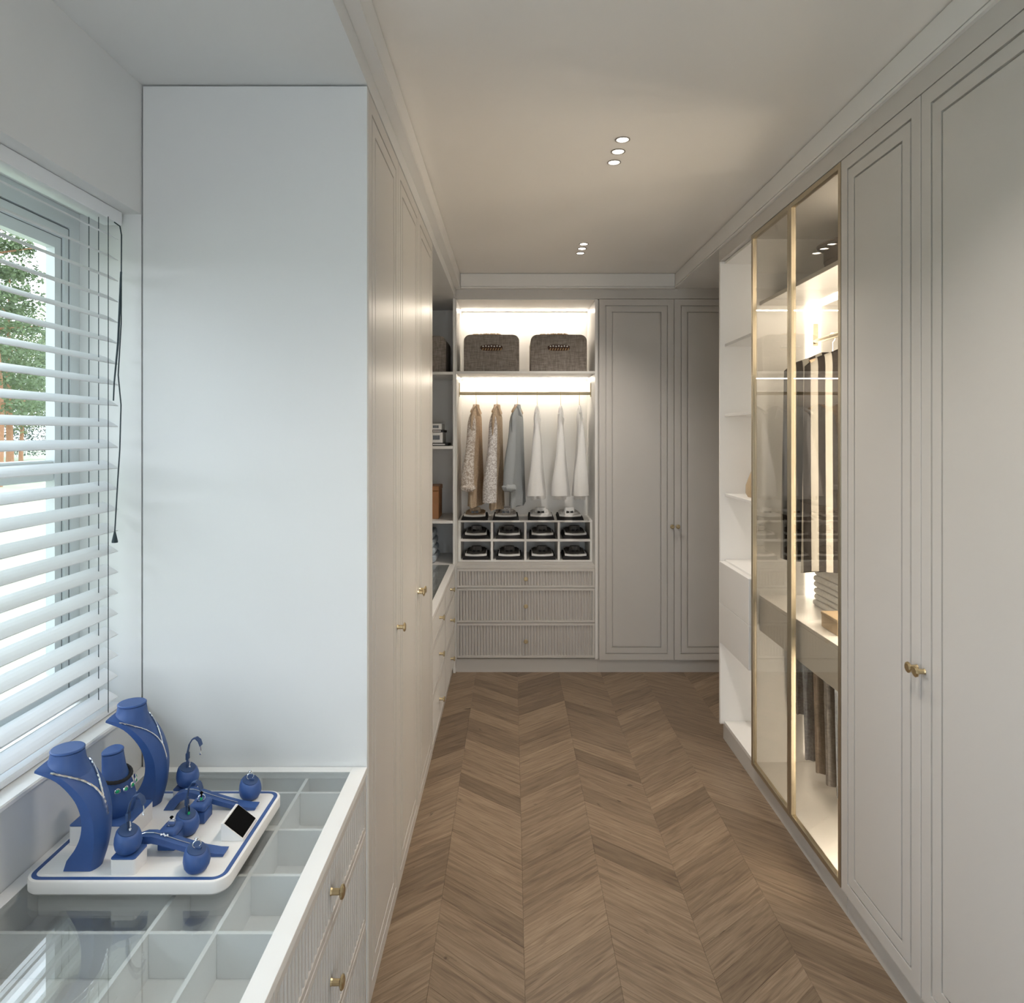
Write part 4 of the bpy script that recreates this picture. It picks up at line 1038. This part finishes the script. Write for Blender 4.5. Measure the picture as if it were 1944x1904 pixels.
def earring_stand(x, y, z, label, elabel, stone):
    t = thing('earring_stand', label, 'stand', (x, y, z), 'blue barrel earring stands')
    zt = barrel_obj(t, x, y, z + 0.0006)
    pts = [(x, y, zt - 0.004), (x - 0.001, y, zt + 0.015), (x, y, zt + 0.036), (x + 0.004, y, zt + 0.055), (x + 0.012, y, zt + 0.068), (x + 0.021, y, zt + 0.071), (x + 0.029, y, zt + 0.064), (x + 0.033, y, zt + 0.052)]
    rings = []; wds = [0.0045, 0.0045, 0.0045, 0.0035, 0.0045, 0.0065, 0.0075, 0.0070]
    for i, p in enumerate(pts):
        a = Vector(pts[max(0, i - 1)]); b = Vector(pts[min(len(pts) - 1, i + 1)]); d = (b - a).normalized(); nr = Vector((d.z, 0, -d.x)) * 0.0010; p = Vector(p); wy = Vector((0, wds[i], 0))
        rings.append([p + nr - wy, p + nr + wy, p - nr + wy, p - nr - wy])
    bm = bm_new(); rings_mesh(bm, rings); hk = mk('hook_arm', bm, 'navy', t, smooth=True)
    bx('slider', x - 0.0032, x + 0.0028, y - 0.0056, y + 0.0056, zt + 0.018, zt + 0.034, 'navy', t, bev=0.0006)
    for xx, zz, nm in ((x + 0.0335, zt + 0.050, 'upper'), (x + 0.0060, zt + 0.018, 'lower')):
        te = thing('earring', nm + ' ' + elabel, 'earring', (xx, y, zz), 'drop earrings on stands')
        bm = bm_new(); tube(bm, [(xx, y - 0.004, zz + 0.001), (xx + 0.001, y - 0.004, zz - 0.008), (xx, y - 0.004, zz - 0.013)], [0.0011, 0.0016, 0.0010], 6); mk('wire', bm, 'chrome' if not stone else 'black', te)
        bm = bm_new(); ball(bm, (xx, y - 0.004, zz - 0.0165), 0.0030, 8, (1, 1, 1.25)); mk('drop', bm, 'green' if stone else 'chrome', te)
    return t
t = thing('display_block', 'small white block with blue top under the front earring stand', 'block', (-0.788, 1.405, ZTR), 'white display blocks'); block(t, -0.814, -0.763, 1.381, 1.432, ZTR + 0.034)
t = thing('display_block', 'small white block with blue top under the rear earring stand', 'block', (-0.797, 1.665, ZTR), 'white display blocks'); block(t, -0.824, -0.773, 1.655, 1.703, ZTR + 0.030)
earring_stand(-0.790, 1.405, ZTR + 0.034, 'blue barrel earring stand on the front white block', 'silver earring on the front earring stand', False)
earring_stand(-0.797, 1.678, ZTR + 0.030, 'blue barrel earring stand on the rear white block', 'silver earring on the rear earring stand', False)
earring_stand(-0.727, 1.527, ZTR, 'blue barrel earring stand in the middle of the tray, between the ring boxes', 'black and green earring on the middle earring stand', True)
def ring_item(x, y, z, label, tilt=0.0, stone='chrome'):
    t = thing('ring', label, 'ring', (x, y, z), 'rings on display')
    bm = bm_new(); n, r, q = 20, 0.0078, 0.0011; rr_ = []
    for k in range(n):
        a = 2 * math.pi * k / n; d = Vector((math.cos(a) * math.cos(0.6), math.cos(a) * math.sin(0.6), math.sin(a))); c = Vector((x, y, z + r * 0.62)) + d * r; nn = Vector((-math.sin(0.6), math.cos(0.6), 0))
        rr_.append([bm.verts.new(c + d * (q * math.cos(2 * math.pi * j / 6)) + nn * (q * math.sin(2 * math.pi * j / 6))) for j in range(6)])
    for a, b in zip(rr_, rr_[1:] + rr_[:1]):
        for j in range(6): bm.faces.new((a[j], a[(j + 1) % 6], b[(j + 1) % 6], b[j]))
    mk('band', bm, 'chrome', t, smooth=True)
    bm = bm_new(); lathe(bm, [(0.0006, -0.004), (0.0042, 0.0), (0.0030, 0.0020), (0.0028, 0.0020)], (x, y, z + r * 1.62 + 0.004), (0, 0, 1), 10); mk('stone', bm, stone, t)
for x, y, which in ((-0.6455, 1.398, 'front'), (-0.6425, 1.676, 'rear')):
    t = thing('ring_stand', 'blue barrel ring stand at the %s right of the tray' % which, 'stand', (x, y, ZTR), 'blue barrel ring stands')
    zt = barrel_obj(t, x, y, ZTR + 0.0006)
    bx('ring_slot', x - 0.010, x + 0.010, y - 0.003, y + 0.003, zt - 0.002, zt + 0.0022, 'navy', t, bev=0.0008)
    ring_item(x, y, zt + 0.0025, 'silver solitaire ring on the %s ring stand' % which)
for x, y, which in ((-0.741, 1.482, 'front'), (-0.722, 1.583, 'rear')):
    t = thing('ring_box', 'blue leather ring box at the %s of the tray centre' % which, 'ring box', (x, y, ZTR), 'blue ring boxes')
    bm = bm_new(); box(bm, x - 0.0185, x + 0.0185, y - 0.021, y + 0.021, ZTR + 0.0006, ZTR + 0.026, 0.002, 2); mk('base', bm, 'blue', t, smooth=True)
    bm = bm_new(); box(bm, x - 0.0195, x + 0.0195, y - 0.022, y + 0.022, ZTR + 0.0263, ZTR + 0.0425, 0.0065, 3); mk('cushion', bm, 'blue', t, smooth=True)
    bx('ring_slot', x - 0.008, x + 0.008, y - 0.004, y + 0.004, ZTR + 0.0420, ZTR + 0.0445, 'navy', t, bev=0.0008)
    ring_item(x + 0.002, y, ZTR + 0.0448, 'ring with black stone on the %s ring box' % which, stone='black')
def bracelet_rest(y0, which):
    t = thing('bracelet_rest', 'curved blue bracelet rest at the %s of the tray' % which, 'stand', (-0.72, y0 + 0.013, ZTR), 'blue bracelet rests')
    top = [(-0.827, 0.0), (-0.813, 0.022), (-0.797, 0.0365), (-0.780, 0.0425), (-0.762, 0.0425), (-0.742, 0.0375), (-0.715, 0.0285), (-0.685, 0.0195), (-0.655, 0.0115), (-0.625, 0.0065), (-0.608, 0.0060)]
    bot = [(-0.803, 0.0), (-0.797, 0.010), (-0.788, 0.020), (-0.776, 0.026), (-0.762, 0.0275), (-0.745, 0.0245), (-0.720, 0.0175), (-0.690, 0.0095), (-0.660, 0.0025), (-0.632, 0.0), (-0.6105, 0.0)]
    z0 = ZTR + 0.0006; bm = bm_new()
    secs = [[Vector((a[0], y0, z0 + a[1])), Vector((a[0], y0 + 0.027, z0 + a[1])), Vector((b[0], y0 + 0.027, z0 + b[1])), Vector((b[0], y0, z0 + b[1]))] for a, b in zip(top, bot)]
    rings_mesh(bm, secs); mk('cradle', bm, 'blue', t, smooth=True)
    tb = thing('bracelet', 'fine silver bracelet on the %s bracelet rest' % which, 'bracelet', (-0.72, y0 + 0.013, z0 + 0.03), 'silver bracelets')
    pts = [Vector((a, y0 + 0.0125, z0 + b + 0.0012)) for a, b in top[2:9]]
    bm = bm_new(); tube(bm, pts, 0.0012, 6); mk('chain', bm, 'chrome', tb)
    if which == 'front':
        bm = bm_new()
        for k, (dx, dz) in enumerate(((0, 0), (0.004, -0.0012), (0.008, -0.0024), (-0.004, 0.0012))):
            ball(bm, (-0.742 + dx, y0 + 0.0125 + 0.002 * (-1) ** k, z0 + 0.0395 + dz), 0.0028, 6)
        mk('knot', bm, 'chrome', tb, label='sparkling knot')
bracelet_rest(1.441, 'front'); bracelet_rest(1.619, 'rear')
t = thing('display_wedge', 'white wedge stand with a black sloping screen on the tray', 'stand', (-0.615, 1.537, ZTR))
bm = bm_new(); prism(bm, [(-0.638, 0.0), (-0.5895, 0.0), (-0.5895, 0.004), (-0.634, 0.0385), (-0.638, 0.0385)], lambda a, b, d: Vector((a, d, ZTR + 0.0006 + b)), 1.497, 1.577); mk('body', bm, 'tray', t)
def wedge_pt(q, off, y):
    a = Vector((-0.5905, 0, 0.0048)); b = Vector((-0.6335, 0, 0.0381)); d = b - a; nr = Vector((d.z, 0, -d.x)).normalized(); p = a + d * q + nr * off; return Vector((p.x, y, ZTR + 0.0006 + p.z))
bm = bm_new(); rings_mesh(bm, [[wedge_pt(0.03, 0.0002, 1.4995), wedge_pt(0.97, 0.0002, 1.4995), wedge_pt(0.97, 0.0014, 1.4995), wedge_pt(0.03, 0.0014, 1.4995)], [wedge_pt(0.03, 0.0002, 1.5745), wedge_pt(0.97, 0.0002, 1.5745), wedge_pt(0.97, 0.0014, 1.5745), wedge_pt(0.03, 0.0014, 1.5745)]]); mk('black_face', bm, 'black', t, label='black sloping face')

# ================================================================== OUTDOORS
bm = bm_new(); nx, ny = 24, 24; vv = []
for i in range(nx + 1):
    row = []
    for j in range(ny + 1):
        x = -1.6 - 70 * (i / nx) ** 1.5; y = -40 + 110 * j / ny
        row.append(bm.verts.new((x, y, -0.35 + 0.018 * (-x) + 0.1 * math.sin(x * 0.4) * math.sin(y * 0.3))))
    vv.append(row)
for i in range(nx):
    for j in range(ny): bm.faces.new((vv[i][j], vv[i + 1][j], vv[i + 1][j + 1], vv[i][j + 1]))
lw = mk('lawn', bm, 'lawn'); lw['kind'] = 'structure'; lw['label'] = 'pale green lawn outside the window'

def foliage_mesh(kind, seed):
    rnd = random.Random(seed); bm = bm_new(); n = 12000
    for _ in range(n):
        if kind == 0:      # pine: layered clumps up the upper trunk
            lev = rnd.randint(0, 8); z = 2.6 + lev * 0.85 + rnd.gauss(0, 0.16); rmax = 2.3 * (1 - lev / 11.0); a = rnd.choice([0.3, 1.4, 2.5, 3.7, 4.9, 5.8]) + lev + rnd.gauss(0, 0.30); r = rmax * rnd.random() ** 0.6
        elif kind == 1:    # birch: loose oval crown
            th = rnd.random() * 6.28; ph = math.acos(rnd.uniform(-1, 1)); q = rnd.random() ** 0.4; z = 5.0 + 3.4 * q * math.cos(ph); r = 2.0 * q * math.sin(ph); a = th
        else:              # spruce: cone to the ground
            q = rnd.random(); z = 0.4 + 8.4 * q; r = (2.2 * (1 - q) + 0.15) * rnd.random() ** 0.4; a = rnd.random() * 6.28
        c = Vector((r * math.cos(a), r * math.sin(a), z)); s = rnd.uniform(0.04, 0.09)
        u = Vector((rnd.gauss(0, 1), rnd.gauss(0, 1), rnd.gauss(0, 0.6))).normalized(); v = u.cross(Vector((rnd.gauss(0, 1), rnd.gauss(0, 1), rnd.gauss(0, 1)))).normalized()
        bm.faces.new([bm.verts.new(c + u * s), bm.verts.new(c + v * s * 0.55), bm.verts.new(c - u * s), bm.verts.new(c - v * s * 0.55)])
    me = bpy.data.meshes.new('foliage'); bm.to_mesh(me); bm.free(); me.materials.append(M[('leafa', 'leafb', 'leafc')[kind]]); return me
def trunk_mesh(kind):
    bm = bm_new(); h = (9.6, 7.6, 8.6)[kind]; r0 = (0.17, 0.11, 0.14)[kind]
    tube(bm, [(0.05 * math.sin(k), 0.04 * math.cos(k * 1.3), h * k / 8.0 - 0.1) for k in range(9)], [r0 * (1 - 0.85 * k / 8.0) for k in range(9)], 10)
    if kind == 0:
        for k in range(8):
            a = k * 1.9; z = 2.6 + k * 0.8; tube(bm, [(0, 0, z), (1.1 * math.cos(a), 1.1 * math.sin(a), z + 0.2)], [0.04, 0.015], 5)
    bmesh.ops.recalc_face_normals(bm, faces=bm.faces[:])
    me = bpy.data.meshes.new('trunk'); bm.to_mesh(me); bm.free(); me.materials.append(M['bark']); return me
FM = [foliage_mesh(k, 11 + k) for k in range(3)]; TM = [trunk_mesh(k) for k in range(3)]
KN = ('pine_tree', 'birch_tree', 'spruce_tree'); KL = ('pine with reddish trunk', 'light green leafy tree', 'dark green spruce')
layout = [(0, -21.0, 28.5, 'right at the window edge'), (0, -17.5, 23.2, 'in front of the others'), (1, -25.5, 35.5, 'behind the reddish pines'), (2, -27.5, 40.5, 'farthest back, near the window edge'), (2, -34.0, 44.5, 'farthest back'),
          (0, -31.2, 40.0, 'left of the window edge group'), (1, -25.6, 30.6, 'left of the reddish pines'), (2, -34.5, 36.0, 'deep in the wood'), (0, -31.5, 31.0, 'beyond the left edge'), (1, -30.0, 25.0, 'left along the lawn'), (0, -31.0, 19.5, 'far left along the lawn'),
          (2, -32.0, 14.0, 'far left beyond the lawn'), (0, -30.0, 8.0, 'opposite the window'), (1, -31.0, 2.0, 'opposite the camera'), (2, -30.0, -6.0, 'behind the camera line')]
for i, (k, x, y, where) in enumerate(layout):
    zg = -0.35 + 0.018 * (-x) - 0.05
    t = thing(KN[k], KL[k] + ' outside the window, ' + where, 'tree', (x, y, zg), 'trees beyond the lawn'); sc_ = 0.9 + 0.25 * ((i * 37) % 10) / 10
    t.scale = (sc_, sc_, sc_); t.rotation_euler = (0, 0, i * 1.3)
    for nm, me in (('trunk', TM[k]), ('foliage', FM[k])):
        o = bpy.data.objects.new(nm, me); COL.objects.link(o); o.parent = t
